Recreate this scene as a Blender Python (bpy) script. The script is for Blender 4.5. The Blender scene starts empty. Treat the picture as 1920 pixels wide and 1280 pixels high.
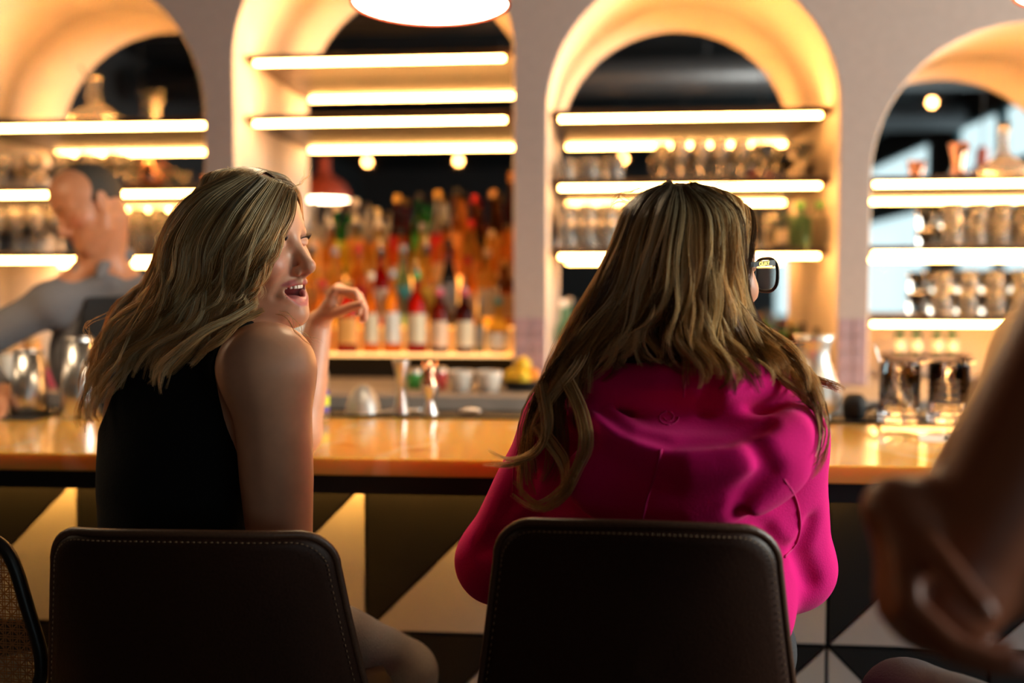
import bpy, bmesh, math, random
import numpy as np
from mathutils import Vector, Matrix, Euler

random.seed(7)
scene = bpy.context.scene
COL = scene.collection
PI = math.pi

# ------------------------------------------------------------------ camera, sky, exposure
cam_data = bpy.data.cameras.new('camera')
cam_data.sensor_width = 36.0
cam_data.lens = 35.0
cam_data.dof.use_dof = True
cam_data.dof.focus_distance = 1.53
cam_data.dof.aperture_fstop = 1.4
cam_data.clip_start = 0.02
cam = bpy.data.objects.new('camera', cam_data)
COL.objects.link(cam)
cam.location = (0, 0, 1.40)
cam.rotation_euler = (math.radians(90 - 2.9), 0, math.radians(5.23))
scene.camera = cam

world = bpy.data.worlds.new('daylight')
scene.world = world
world.use_nodes = True
wn = world.node_tree.nodes
wn['Background'].inputs['Color'].default_value = (0.74, 0.92, 1.0, 1)
SKY = 1.8
wn['Background'].inputs['Strength'].default_value = SKY

scene.view_settings.view_transform = 'Standard'
scene.view_settings.look = 'None'
scene.view_settings.exposure = 0.0
scene.view_settings.gamma = 1.0
scene.view_settings.use_curve_mapping = False
scene.cycles.use_denoising = True
scene.cycles.max_bounces = 10
scene.cycles.diffuse_bounces = 4
scene.cycles.glossy_bounces = 4
scene.cycles.transmission_bounces = 10
scene.cycles.transparent_max_bounces = 12
scene.cycles.sample_clamp_indirect = 60.0
scene.cycles.caustics_refractive = False
scene.cycles.caustics_reflective = False

LED_COL = (1.0, 0.46, 0.12)
LED = 62.0
UPLIGHT = 170.0
PENDANT = 30.0
UNDERBAR = 190.0
RISER = 2.4


def portal(name, loc, rot, sx, sy):
    d = bpy.data.lights.new(name, 'AREA')
    d.shape = 'RECTANGLE'
    d.size, d.size_y = sx, sy
    d.cycles.is_portal = True
    o = bpy.data.objects.new(name, d)
    COL.objects.link(o)
    o.location = loc
    o.rotation_euler = rot
    return o


# openings of the right-hand wall (y0, y1) and of the wall behind (x0, x1), sill and head heights
WIN_Z = (0.85, 2.62)
TRANSOM_Z = (2.85, 3.55)
WIN_RIGHT = [(-11.6, -6.4), (-5.3, -3.9), (-3.8, -2.2), (-1.8, -0.5)]
WIN_BACK = [(3.4, 4.05)]
RX0, RX1, RY0, RY1, RZ = -5.0, 4.6, -12.0, 4.20, 3.9
NEAR = (0.5, 3.0, 1.15, 3.3)     # the unseen street window nearest the bar, sized to steer its light: y0, y1, z0, z1
for a, b in WIN_RIGHT:
    for z0, z1 in (WIN_Z, TRANSOM_Z):
        portal('daylight_portal', (RX1 + 0.16, (a + b) / 2, (z0 + z1) / 2), (0, PI / 2, 0), z1 - z0, b - a)
for a, b in WIN_BACK:
    for z0, z1 in (WIN_Z,):
        portal('daylight_portal', ((a + b) / 2, RY0 - 0.16, (z0 + z1) / 2), (PI / 2, 0, 0), b - a, z1 - z0)

day = bpy.data.lights.new('added_daylight', 'AREA')   # area lamp added outside the window nearest the bar to strengthen its daylight
day.shape = 'RECTANGLE'
day.size, day.size_y = NEAR[3] - NEAR[2], NEAR[1] - NEAR[0]
day.color = (1.0, 0.95, 0.89)
day.energy = 390.0
day_o = bpy.data.objects.new('added_daylight', day)
COL.objects.link(day_o)
day_o.location = (RX1 + 0.16, (NEAR[0] + NEAR[1]) / 2, (NEAR[2] + NEAR[3]) / 2)
day_o.rotation_euler = (0, PI / 2, 0)

# ------------------------------------------------------------------ helpers


PHOTO_ROT = Euler((math.radians(90 - 2.9), 0, math.radians(5.23))).to_matrix()


def at(px, py, Y):
    """World point at depth Y measured from the photograph at (px, py)."""
    f = 1866.7
    d = PHOTO_ROT @ Vector(((px - 960) / f, -(py - 640) / f, -1.0))
    return Vector((0, 0, 1.40)) + d * (Y / d.y)


def tag(o, label=None, cat=None, group=None, kind=None):
    if label: o['label'] = label
    if cat: o['category'] = cat
    if group: o['group'] = group
    if kind: o['kind'] = kind
    return o


def thing(name, label, cat, loc=(0, 0, 0), rz=0.0, group=None):
    o = bpy.data.objects.new(name, None)
    o.empty_display_size = 0.05
    COL.objects.link(o)
    o.location = loc
    o.rotation_euler = (0, 0, rz)
    return tag(o, label, cat, group)


def copy_tree(o, parent=None):
    c = o.copy()
    COL.objects.link(c)
    if parent is not None:
        c.parent = parent
    for ch in list(o.children):
        copy_tree(ch, c)
    return c


class MB:
    """Collects shapes and links them as one mesh object."""

    def __init__(self):
        self.v, self.f, self.smooth = [], [], []

    def add(self, vs, fs, smooth=False):
        n = len(self.v)
        self.v += [tuple(p) for p in vs]
        self.f += [tuple(i + n for i in f) for f in fs]
        self.smooth += [smooth] * len(fs)
        return self

    def box(self, x0, x1, y0, y1, z0, z1):
        vs = [(x0, y0, z0), (x1, y0, z0), (x1, y1, z0), (x0, y1, z0), (x0, y0, z1), (x1, y0, z1), (x1, y1, z1), (x0, y1, z1)]
        fs = [(0, 3, 2, 1), (4, 5, 6, 7), (0, 1, 5, 4), (1, 2, 6, 5), (2, 3, 7, 6), (3, 0, 4, 7)]
        return self.add(vs, fs)

    def bbox(self, x0, x1, y0, y1, z0, z1, b=0.004, seg=2):
        bm = bmesh.new()
        bmesh.ops.create_cube(bm, size=1)
        for v in bm.verts:
            v.co = Vector(((x0 + x1) / 2 + v.co.x * (x1 - x0), (y0 + y1) / 2 + v.co.y * (y1 - y0), (z0 + z1) / 2 + v.co.z * (z1 - z0)))
        bmesh.ops.bevel(bm, geom=bm.edges[:], offset=b, segments=seg, affect='EDGES', profile=0.5)
        bm.verts.index_update()
        self.add([v.co[:] for v in bm.verts], [[v.index for v in f.verts] for f in bm.faces])
        bm.free()
        return self

    def lathe(self, prof, seg=20, c=(0, 0, 0), sx=1.0, sy=1.0, power=None, smooth=True):
        """prof: (r, z) list; closed at the axis where r == 0. power > 2 squares the section off."""
        vs, fs = [], []
        rows = []
        for r, z in prof:
            if r <= 1e-6:
                rows.append([len(vs)])
                vs.append((c[0], c[1], c[2] + z))
            else:
                row = []
                for k in range(seg):
                    a = 2 * PI * k / seg
                    ca, sa = math.cos(a), math.sin(a)
                    q = 1.0
                    if power:
                        q = (abs(ca) ** power + abs(sa) ** power) ** (-1.0 / power)
                    row.append(len(vs))
                    vs.append((c[0] + r * q * ca * sx, c[1] + r * q * sa * sy, c[2] + z))
                rows.append(row)
        for a, b in zip(rows[:-1], rows[1:]):
            if len(a) == 1 and len(b) == 1:
                continue
            for k in range(seg):
                k2 = (k + 1) % seg
                if len(a) == 1:
                    fs.append((a[0], b[k2], b[k]))
                elif len(b) == 1:
                    fs.append((a[k], a[k2], b[0]))
                else:
                    fs.append((a[k], a[k2], b[k2], b[k]))
        return self.add(vs, fs, smooth)

    def tube(self, pts, r, seg=8, cap=True, smooth=True):
        """Tube along pts; r a number or one per point."""
        pts = [Vector(p) for p in pts]
        n = len(pts)
        rr = r if isinstance(r, (list, tuple)) else [r] * n
        vs, fs = [], []
        t0 = (pts[1] - pts[0]).normalized()
        nrm = t0.orthogonal().normalized()
        for i, p in enumerate(pts):
            t = (pts[min(i + 1, n - 1)] - pts[max(i - 1, 0)]).normalized()
            nrm = (nrm - t * nrm.dot(t)).normalized()
            bn = t.cross(nrm)
            for k in range(seg):
                a = 2 * PI * k / seg
                vs.append(p + (nrm * math.cos(a) + bn * math.sin(a)) * rr[i])
        for i in range(n - 1):
            for k in range(seg):
                k2 = (k + 1) % seg
                fs.append((i * seg + k, i * seg + k2, (i + 1) * seg + k2, (i + 1) * seg + k))
        if cap:
            fs.append(tuple(range(seg - 1, -1, -1)))
            fs.append(tuple((n - 1) * seg + k for k in range(seg)))
        return self.add(vs, fs, smooth)

    def prism(self, poly, z0, z1, axis='z'):
        """Extrudes a 2-D polygon (counter-clockwise) between z0 and z1 along the axis."""
        n = len(poly)
        put = {'z': lambda u, v, w: (u, v, w), 'y': lambda u, v, w: (u, w, v), 'x': lambda u, v, w: (w, u, v)}[axis]
        vs = [put(u, v, z0) for u, v in poly] + [put(u, v, z1) for u, v in poly]
        fs = [tuple(range(n - 1, -1, -1)), tuple(range(n, 2 * n))]
        for k in range(n):
            k2 = (k + 1) % n
            fs.append((k, k2, n + k2, n + k))
        return self.add(vs, fs)

    def build(self, name, mat, parent=None, loc=None):
        me = bpy.data.meshes.new(name)
        me.from_pydata(self.v, [], self.f)
        me.polygons.foreach_set('use_smooth', self.smooth)
        me.validate()
        bm = bmesh.new()
        bm.from_mesh(me)
        bmesh.ops.recalc_face_normals(bm, faces=bm.faces[:])
        bm.to_mesh(me)
        bm.free()
        if mat is not None:
            me.materials.append(mat)
        o = bpy.data.objects.new(name, me)
        COL.objects.link(o)
        if parent is not None:
            o.parent = parent
        if loc is not None:
            o.location = loc
        return o


def catmull(pts, n):
    """n points along a smooth curve through pts (numpy array m x d)."""
    P = np.asarray(pts, float)
    m = len(P)
    P = np.vstack([2 * P[0] - P[1], P, 2 * P[-1] - P[-2]])
    t = np.linspace(0, m - 1 - 1e-6, n)
    i = t.astype(int)
    u = (t - i)[:, None]
    a, b, c, d = P[i], P[i + 1], P[i + 2], P[i + 3]
    return 0.5 * (2 * b + (c - a) * u + (2 * a - 5 * b + 4 * c - d) * u ** 2 + (3 * b - a - 3 * c + d) * u ** 3)


def catv(pts, n):
    return [Vector(p) for p in catmull([tuple(p) for p in pts], n)]


# ------------------------------------------------------------------ materials


def mat(name, col, rough=0.5, metal=0.0, trans=0.0, ior=1.45, emit=None, estr=0.0, var=0.08, scale=12.0, bump=0.0, coat=0.0, spec=0.5,
        sheen=0.0, sss=0.0, attr=None, aniso=0.0):
    m = bpy.data.materials.new(name)
    m.use_nodes = True
    nt = m.node_tree
    b = nt.nodes['Principled BSDF']
    b.inputs['Base Color'].default_value = (*col, 1)
    b.inputs['Roughness'].default_value = rough
    b.inputs['Metallic'].default_value = metal
    b.inputs['Transmission Weight'].default_value = trans
    b.inputs['IOR'].default_value = ior
    b.inputs['Coat Weight'].default_value = coat
    b.inputs['Coat Roughness'].default_value = 0.08
    b.inputs['Specular IOR Level'].default_value = spec
    b.inputs['Sheen Weight'].default_value = sheen
    b.inputs['Anisotropic'].default_value = aniso
    if sss:
        b.inputs['Subsurface Weight'].default_value = sss
        b.inputs['Subsurface Radius'].default_value = (1.0, 0.35, 0.2)
        b.inputs['Subsurface Scale'].default_value = 0.006
    if emit:
        b.inputs['Emission Color'].default_value = (*emit, 1)
        b.inputs['Emission Strength'].default_value = estr
    L = nt.links.new
    src = None
    if attr:
        a = nt.nodes.new('ShaderNodeAttribute')
        a.attribute_name = attr
        src = a.outputs['Color']
    if var or bump:
        tc = nt.nodes.new('ShaderNodeTexCoord')
        nz = nt.nodes.new('ShaderNodeTexNoise')
        nz.inputs['Scale'].default_value = scale
        nz.inputs['Detail'].default_value = 5
        L(tc.outputs['Object'], nz.inputs['Vector'])
        if var:
            mr = nt.nodes.new('ShaderNodeMapRange')
            mr.inputs['From Min'].default_value = 0.3
            mr.inputs['From Max'].default_value = 0.7
            mr.inputs['To Min'].default_value = 1 - var
            mr.inputs['To Max'].default_value = 1 + var
            L(nz.outputs['Fac'], mr.inputs['Value'])
            mx = nt.nodes.new('ShaderNodeMix')
            mx.data_type = 'RGBA'
            mx.blend_type = 'MULTIPLY'
            mx.inputs['Factor'].default_value = 1
            mx.inputs['A'].default_value = (*col, 1)
            if src is not None:
                L(src, mx.inputs['A'])
            L(mr.outputs['Result'], mx.inputs['B'])
            L(mx.outputs['Result'], b.inputs['Base Color'])
        if bump:
            bp = nt.nodes.new('ShaderNodeBump')
            bp.inputs['Strength'].default_value = bump
            bp.inputs['Distance'].default_value = 0.002
            L(nz.outputs['Fac'], bp.inputs['Height'])
            L(bp.outputs['Normal'], b.inputs['Normal'])
    elif src is not None:
        L(src, b.inputs['Base Color'])
    return m


def glow_glass(name, col, back=0.5):
    """Coloured bottle glass with its contents: clear refraction mixed with light scattered through."""
    m = mat(name, col, 0.06, trans=0.95, ior=1.3, var=0)
    nt = m.node_tree
    tl = nt.nodes.new('ShaderNodeBsdfTranslucent')
    tl.inputs['Color'].default_value = (*col, 1)
    mx = nt.nodes.new('ShaderNodeMixShader')
    mx.inputs[0].default_value = back
    nt.links.new(nt.nodes['Principled BSDF'].outputs[0], mx.inputs[1])
    nt.links.new(tl.outputs[0], mx.inputs[2])
    nt.links.new(mx.outputs[0], nt.nodes['Material Output'].inputs['Surface'])
    return m


def emitter(name, col, strength):
    return mat(name, (0.9, 0.85, 0.8), 0.5, emit=col, estr=strength, var=0)


def pane_glass(name):
    """Thin window glass: see-through with a Fresnel reflection."""
    m = bpy.data.materials.new(name)
    m.use_nodes = True
    nt = m.node_tree
    nt.nodes.remove(nt.nodes['Principled BSDF'])
    out = nt.nodes['Material Output']
    tr = nt.nodes.new('ShaderNodeBsdfTransparent')
    tr.inputs['Color'].default_value = (0.93, 0.97, 0.96, 1)
    gl = nt.nodes.new('ShaderNodeBsdfGlossy')
    gl.inputs['Roughness'].default_value = 0.02
    mx = nt.nodes.new('ShaderNodeMixShader')
    mx.inputs[0].default_value = 0.05
    nt.links.new(tr.outputs[0], mx.inputs[1])
    nt.links.new(gl.outputs[0], mx.inputs[2])
    nt.links.new(mx.outputs[0], out.inputs['Surface'])
    return m


def stone_mat(name):
    """Polished honey-coloured onyx with veins and brown patches."""
    m = mat(name, (0.62, 0.25, 0.045), 0.16, coat=0.4, var=0)
    m.node_tree.nodes['Principled BSDF'].inputs['Subsurface Weight'].default_value = 0.6
    m.node_tree.nodes['Principled BSDF'].inputs['Subsurface Radius'].default_value = (1.0, 0.55, 0.15)
    m.node_tree.nodes['Principled BSDF'].inputs['Subsurface Scale'].default_value = 0.05
    nt = m.node_tree
    b = nt.nodes['Principled BSDF']
    tc = nt.nodes.new('ShaderNodeTexCoord')
    n1 = nt.nodes.new('ShaderNodeTexNoise')
    n1.inputs['Scale'].default_value = 2.6
    n1.inputs['Detail'].default_value = 6
    n1.inputs['Distortion'].default_value = 1.6
    wv = nt.nodes.new('ShaderNodeTexWave')
    wv.wave_type = 'BANDS'
    wv.inputs['Scale'].default_value = 1.3
    wv.inputs['Distortion'].default_value = 9
    wv.inputs['Detail'].default_value = 4
    wv.inputs['Detail Scale'].default_value = 1.4
    r1 = nt.nodes.new('ShaderNodeValToRGB')
    r1.color_ramp.elements[0].color = (0.30, 0.12, 0.025, 1)
    r1.color_ramp.elements[0].position = 0.25
    r1.color_ramp.elements[1].color = (0.78, 0.40, 0.075, 1)
    r1.color_ramp.elements[1].position = 0.37
    e = r1.color_ramp.elements.new(0.75)
    e.color = (0.85, 0.48, 0.11, 1)
    r2 = nt.nodes.new('ShaderNodeValToRGB')
    r2.color_ramp.elements[0].position = 0.9
    r2.color_ramp.elements[0].color = (0, 0, 0, 1)
    r2.color_ramp.elements[1].position = 1.0
    r2.color_ramp.elements[1].color = (0.6, 0.6, 0.6, 1)
    mx = nt.nodes.new('ShaderNodeMix')
    mx.data_type = 'RGBA'
    mx.inputs['B'].default_value = (0.9, 0.62, 0.3, 1)
    L = nt.links.new
    L(tc.outputs['Object'], n1.inputs['Vector'])
    L(tc.outputs['Object'], wv.inputs['Vector'])
    L(n1.outputs['Fac'], r1.inputs['Fac'])
    L(wv.outputs['Fac'], r2.inputs['Fac'])
    L(r2.outputs['Color'], mx.inputs['Factor'])
    L(r1.outputs['Color'], mx.inputs['A'])
    L(mx.outputs['Result'], b.inputs['Base Color'])
    return m


M = {
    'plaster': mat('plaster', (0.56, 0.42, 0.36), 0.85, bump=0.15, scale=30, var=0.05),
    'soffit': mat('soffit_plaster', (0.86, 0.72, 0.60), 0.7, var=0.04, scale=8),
    'dark_wall': mat('dark_wall', (0.05, 0.048, 0.05), 0.8),
    'ceiling': mat('black_ceiling', (0.018, 0.018, 0.02), 0.8),
    'duct': mat('duct_metal', (0.18, 0.18, 0.19), 0.4, metal=0.6),
    'floor': mat('floor_planks', (0.07, 0.05, 0.04), 0.5, scale=4, var=0.3),
    'mirror': mat('mirror_silver', (0.80, 0.78, 0.76), 0.015, metal=1.0, var=0),
    'shelf': mat('dark_walnut', (0.065, 0.029, 0.011), 0.35, scale=9, var=0.3),
    'led': emitter('led_strip', LED_COL, LED),
    'led_up': emitter('led_uplight', LED_COL, UPLIGHT),
    'led_bar': emitter('led_underbar', (1.0, 0.48, 0.08), UNDERBAR),
    'riser': emitter('lit_acrylic', (1.0, 0.42, 0.075), RISER),
    'step_glow': emitter('step_glow', (1.0, 0.40, 0.06), 1.5),
    'riser_dim': emitter('dim_acrylic', (1.0, 0.30, 0.03), 0.35),
    'lip': emitter('lit_acrylic_edge', (1.0, 0.45, 0.08), 2.2),
    'tile_pink': mat('glazed_pink_tile', (0.52, 0.33, 0.34), 0.18, coat=0.5, var=0.08),
    'grout': mat('grout', (0.42, 0.33, 0.31), 0.9),
    'stone': stone_mat('honey_onyx'),
    'black_metal': mat('black_steel', (0.008, 0.008, 0.008), 0.45, metal=0.0, spec=0.3),
    'tile_dark': mat('charcoal_tile', (0.011, 0.010, 0.011), 0.45, var=0.2, scale=5),
    'tile_light': mat('pale_tile', (0.62, 0.56, 0.54), 0.4, var=0.06, scale=5),
    'concrete': mat('grey_concrete', (0.27, 0.24, 0.22), 0.6, var=0.15, scale=10),
    'window_frame': mat('window_frame_teal', (0.03, 0.12, 0.15), 0.4),
    'glass_pane': pane_glass('window_glass'),
    'lamp_red': mat('terracotta_enamel', (0.50, 0.095, 0.055), 0.4, coat=0.2, var=0.03),
    'lamp_white': mat('lamp_inner_white', (0.85, 0.78, 0.68), 0.5, var=0),
    'lamp_glow': emitter('lamp_diffuser', (1.0, 0.73, 0.44), PENDANT),
    'cord': mat('black_cord', (0.02, 0.02, 0.02), 0.6),
    'bulb': emitter('small_bulb', (1.0, 0.42, 0.11), 55.0),
    'glass': mat('clear_glass', (1, .96, .90), 0.15, trans=0.86, ior=1.45, var=0),
    'glass_pink': mat('pink_ribbed_plastic', (1.0, 0.78, 0.74), 0.12, trans=0.7, var=0),
    'crystal': mat('crystal_glass', (1, 1, 1), 0.0, trans=1.0, ior=1.45, var=0),
    'steel': mat('brushed_steel', (0.66, 0.64, 0.62), 0.3, metal=1.0, var=0.05, aniso=0.4),
    'pewter': mat('frosted_pewter', (0.72, 0.70, 0.68), 0.38, metal=0.9, var=0.06),
    'copper': mat('copper', (0.72, 0.36, 0.22), 0.2, metal=1.0),
    'mesh_steel': mat('steel_mesh', (0.42, 0.42, 0.42), 0.45, metal=0.6),
    'rubber': mat('black_rubber', (0.01, 0.01, 0.011), 0.6, bump=0.5, scale=300),
    'white_china': mat('white_china', (0.75, 0.68, 0.60), 0.35),
    'paper': mat('white_paper', (0.78, 0.74, 0.70), 0.8),
    'lemon': mat('lemon_skin', (0.85, 0.55, 0.03), 0.45, bump=0.3, scale=120),
    'orange_skin': mat('orange_skin', (0.85, 0.28, 0.02), 0.45, bump=0.3, scale=120),
    'leaf': mat('green_leaf', (0.05, 0.20, 0.03), 0.5),
    'flower': mat('red_petal', (0.65, 0.03, 0.04), 0.5),
    'teal': mat('teal_enamel', (0.10, 0.45, 0.40), 0.35),
    'leather': mat('brown_leather', (0.028, 0.010, 0.005), 0.45, bump=0.25, scale=260, var=0.2, spec=0.2),
    'leather_edge': mat('brown_leather_piping', (0.075, 0.034, 0.018), 0.38, bump=0.3, scale=300, var=0.2),
    'stitch': mat('tan_thread', (0.28, 0.17, 0.09), 0.8),
    'acetate': mat('black_acetate', (0.006, 0.006, 0.006), 0.4, spec=0.2, var=0),
    'cane': mat('woven_cane', (0.40, 0.17, 0.06), 0.6),
    'black_wood': mat('black_lacquered_wood', (0.012, 0.009, 0.008), 0.35),
}
# ------------------------------------------------------------------ the room shell
WY, MY = 3.70, 4.18                 # wall face and mirror face
BASE_Z = 1.06
ARCHES = [(-2.07, 0.559, 2.075), (-0.865, 0.535, 2.265), (0.317, 0.528, 2.057), (1.487, 0.534, 1.812)]   # centre x, radius, spring height
SEG = 40


def arch_pts(cx, r, sp, n=SEG):
    return [(cx - r * math.cos(PI * k / n), sp + r * math.sin(PI * k / n)) for k in range(n + 1)]


w = MB()
xs = [RX0]
for cx, r, sp in ARCHES:
    xs += [cx - r, cx + r]
xs.append(RX1)
for a, b in zip(xs[0::2], xs[1::2]):                       # solid piers
    w.add([(a, WY, BASE_Z), (b, WY, BASE_Z), (b, WY, RZ), (a, WY, RZ)], [(0, 1, 2, 3)])
for cx, r, sp in ARCHES:
    pts = arch_pts(cx, r, sp)
    for (x0, z0), (x1, z1) in zip(pts[:-1], pts[1:]):
        w.add([(x0, WY, z0), (x1, WY, z1), (x1, WY, RZ), (x0, WY, RZ)], [(0, 1, 2, 3)])
# solid wall around the reveals, behind the plaster face
tag(w.build('wall_back', M['plaster']), 'mauve grey plaster wall with four tall arched niches behind the bar', 'wall', kind='structure')
for cx, r, sp in ARCHES:
    s = MB()
    pts = [(cx - r, BASE_Z)] + arch_pts(cx, r, sp) + [(cx + r, BASE_Z)]
    n = len(pts)
    vs, fs = [], []
    b = 0.012
    for (x, z) in pts:                                      # soft rounded arris, then the reveal back to the mirror
        q = Vector((cx - x, 0, (sp - z) if z > sp else 0)).normalized()
        vs += [(x, WY, z), (x + q.x * b * .3, WY + b * .3, z + q.z * b * .3), (x + q.x * b * .4, WY + b, z + q.z * b * .4), (x + q.x * b * .4, MY + 0.004, z + q.z * b * .4)]
    for k in range(n - 1):
        for j in range(3):
            fs.append((4 * k + j, 4 * k + j + 1, 4 * k + 4 + j + 1, 4 * k + 4 + j))
    s.add(vs, fs, True)
    side = ['beside the bartender', 'over the stepped bottle display', 'behind the woman in the pink hoodie', 'with the window reflections'][ARCHES.index((cx, r, sp))]
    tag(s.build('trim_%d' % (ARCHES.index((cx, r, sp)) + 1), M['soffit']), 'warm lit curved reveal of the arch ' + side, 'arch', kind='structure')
    m = MB()
    m.box(cx - r - 0.02, cx + r + 0.02, MY, MY + 0.006, BASE_Z, sp + r + 0.02)
    tag(m.build('niche_mirror', M['mirror']), 'tall mirror lining the back of the arch ' + side, 'mirror')

cx4, r4, _ = ARCHES[3]
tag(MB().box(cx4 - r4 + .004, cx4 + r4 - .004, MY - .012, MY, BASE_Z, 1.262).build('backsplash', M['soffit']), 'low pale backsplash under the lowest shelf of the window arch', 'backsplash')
wl = MB().box(RX0 - 0.2, RX0, RY0, RY1, 0, RZ)
tag(wl.build('wall_left', M['dark_wall']), 'dark side wall of the bar room at the left', 'wall', kind='structure')
wr = MB()
ys = [RY0] + [v for ab in WIN_RIGHT + [NEAR[:2]] for v in ab] + [RY1]
for a, b in zip(ys[0::2], ys[1::2]):
    wr.box(RX1, RX1 + 0.06, a, b, 0, RZ)
for a, b in WIN_RIGHT:
    wr.box(RX1, RX1 + 0.06, a, b, 0, WIN_Z[0]).box(RX1, RX1 + 0.06, a, b, WIN_Z[1], TRANSOM_Z[0]).box(RX1, RX1 + 0.06, a, b, TRANSOM_Z[1], RZ)
wr.box(RX1, RX1 + 0.06, NEAR[0], NEAR[1], 0, NEAR[2]).box(RX1, RX1 + 0.06, NEAR[0], NEAR[1], NEAR[3], RZ)
tag(wr.build('wall_right', M['dark_wall']), 'dark side wall with tall street windows at the right', 'wall', kind='structure')
wb = MB()
xs2 = [RX0] + [v for ab in WIN_BACK for v in ab] + [RX1]
for a, b in zip(xs2[0::2], xs2[1::2]):
    wb.box(a, b, RY0 - 0.2, RY0, 0, RZ)
for a, b in WIN_BACK:
    wb.box(a, b, RY0 - 0.2, RY0, 0, WIN_Z[0]).box(a, b, RY0 - 0.2, RY0, WIN_Z[1], RZ)
tag(wb.build('wall_front', M['dark_wall']), 'dark far wall of the room behind the camera', 'wall', kind='structure')
tag(MB().box(RX0 - 0.2, RX1 + 0.2, RY0 - 0.2, RY1 + 0.1, -0.1, 0).build('floor', M['floor']), 'dark wooden bar floor', 'floor', kind='structure')
tag(MB().box(RX0 - 0.2, RX1 + 0.2, RY0 - 0.2, RY1 + 0.1, RZ, RZ + 0.1).build('ceiling', M['ceiling']), 'black painted ceiling with ducts', 'ceiling', kind='structure')
tag(MB().box(RX0, RX1, RY1 - 0.01, RY1 + 0.1, 0, RZ).build('wall_niche', M['dark_wall']), 'dark wall behind the niche mirrors', 'wall', kind='structure')

k = 0
for a, b in WIN_RIGHT + [NEAR[:2]]:
    for z0, z1 in (WIN_Z, TRANSOM_Z) if a != NEAR[0] else (NEAR[2:],):
        k += 1
        t = MB()
        fr = 0.05
        x = RX1 + 0.03
        t.box(x - .03, x + .03, a, a + fr, z0, z1).box(x - .03, x + .03, b - fr, b, z0, z1)
        t.box(x - .03, x + .03, a + fr, b - fr, z0, z0 + fr).box(x - .03, x + .03, a + fr, b - fr, z1 - fr, z1)
        wdw = tag(t.build('window_%d' % k, M['window_frame']), 'teal framed street window in the side wall, opening %d from the far corner' % k, 'window', kind='structure')
        MB().box(x - .004, x + .004, a + fr, b - fr, z0 + fr, z1 - fr).build('pane', M['glass_pane'], wdw)
for a, b in WIN_BACK:
    k += 1
    z0, z1 = WIN_Z
    y = RY0 - 0.1
    t = MB()
    t.box(a, a + .06, y - .03, y + .03, z0, z1).box(b - .06, b, y - .03, y + .03, z0, z1).box(a, b, y - .03, y + .03, z0, z0 + .06).box(a, b, y - .03, y + .03, z1 - .06, z1)
    wdw = tag(t.build('window_%d' % k, M['window_frame']), 'teal framed window in the far wall behind the camera', 'window', kind='structure')
    MB().box(a + .06, b - .06, y - .004, y + .004, z0 + .06, z1 - .06).build('pane', M['glass_pane'], wdw)

# ceiling ducts and beams seen in the mirrors
for i, (y, z, r) in enumerate([(0.6, 3.55, 0.14), (-1.6, 3.5, 0.18), (-4.2, 3.5, 0.16)]):
    d = MB().tube([(RX0 + .3, y, z), (RX1 - .3, y, z)], r, 14)
    o = tag(d.build('ceiling_duct', M['duct']), ['grey round air duct under the ceiling just behind the pendant lamps', 'thick grey round air duct crossing the middle of the ceiling', 'grey round air duct far back under the ceiling'][i], 'duct')
    for x in (-3, -1, 1, 3):
        MB().tube([(x, y, z + r - .005), (x, y, RZ)], 0.008, 6).build('hanger', M['duct'], o)

# tiled feet of the piers: one tile per object
t0 = MB().bbox(-0.5, 0.5, -0.5, 0.5, -0.5, 0.5, 0.06, 1)
wall = bpy.data.objects['wall_back']
for (xa, xb) in zip(xs[2:-1:2], xs[3:-1:2]):
    wdt = (xb - xa) / 2
    for r_ in range(4):
        for c_ in range(2):
            q = MB().bbox(-wdt / 2 + .002, wdt / 2 - .002, -0.005, 0.006, -0.0285, 0.0285, 0.002, 1)
            o = q.build('tile', M['tile_pink'], wall)
            o.location = (xa + wdt * (c_ + .5), WY - 0.004 + random.uniform(-.001, .001), BASE_Z + 0.03 + 0.0605 * r_)

# ------------------------------------------------------------------ bar counter
BY0, BY1, BZ = 1.925, 2.63, 1.07
bar = thing('bar_counter', 'long bar counter with glossy honey coloured stone top and triangle tiled front', 'counter', (0, BY0, 0))
MB().bbox(-4.2, 3.4, 0, BY1 - BY0, BZ - 0.037, BZ, 0.004, 2).build('countertop', M['stone'], bar)
fr = MB().box(-4.2, 3.4, 0.012, 0.05, 0.995, BZ - 0.037).box(-4.2, 3.4, 0.05, 0.27, 1.022, BZ - 0.037)
tag(fr.build('frame', M['black_metal'], bar), 'black steel frame under the stone')
PY = 2.2 - BY0
MB().box(-4.2, 3.4, PY + 0.012, PY + 0.10, 0.0, BZ - 0.037).build('front_panel', M['black_metal'], bar)
MB().box(-4.2, 0.55, 0.2205, 0.224, 0.985, 1.022).build('light_baffle', M['black_metal'], bar)  # unseen lip added to keep the strip's light off legs and seats
MB().box(-4.2, 0.55, 0.244, 0.254, 1.014, 1.022).build('light_strip', M['led_bar'], bar)
MB().box(-4.2, 3.4, BY1 - BY0 - 0.09, BY1 - BY0, BZ, BZ + 0.006).build('bar_mat', M['rubber'], bar)
MB().box(-4.2, 3.4, 0.33, BY1 - BY0 - 0.03, 0.0, 0.12).build('kick_base', M['black_metal'], bar)
MB().tube([(-4.2, 0.155, 0.245), (3.4, 0.155, 0.245)], 0.019, 12).build('foot_rail', M['steel'], bar)
rb_ = MB()
for i in range(10):
    rb_.tube([(-4.0 + i * 0.8, 0.155, 0.245), (-4.0 + i * 0.8, 0.27, 0.245)], 0.009, 8)
rb_.build('rail_bracket', M['steel'], bar)
P = 0.342
g = 0.003


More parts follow.
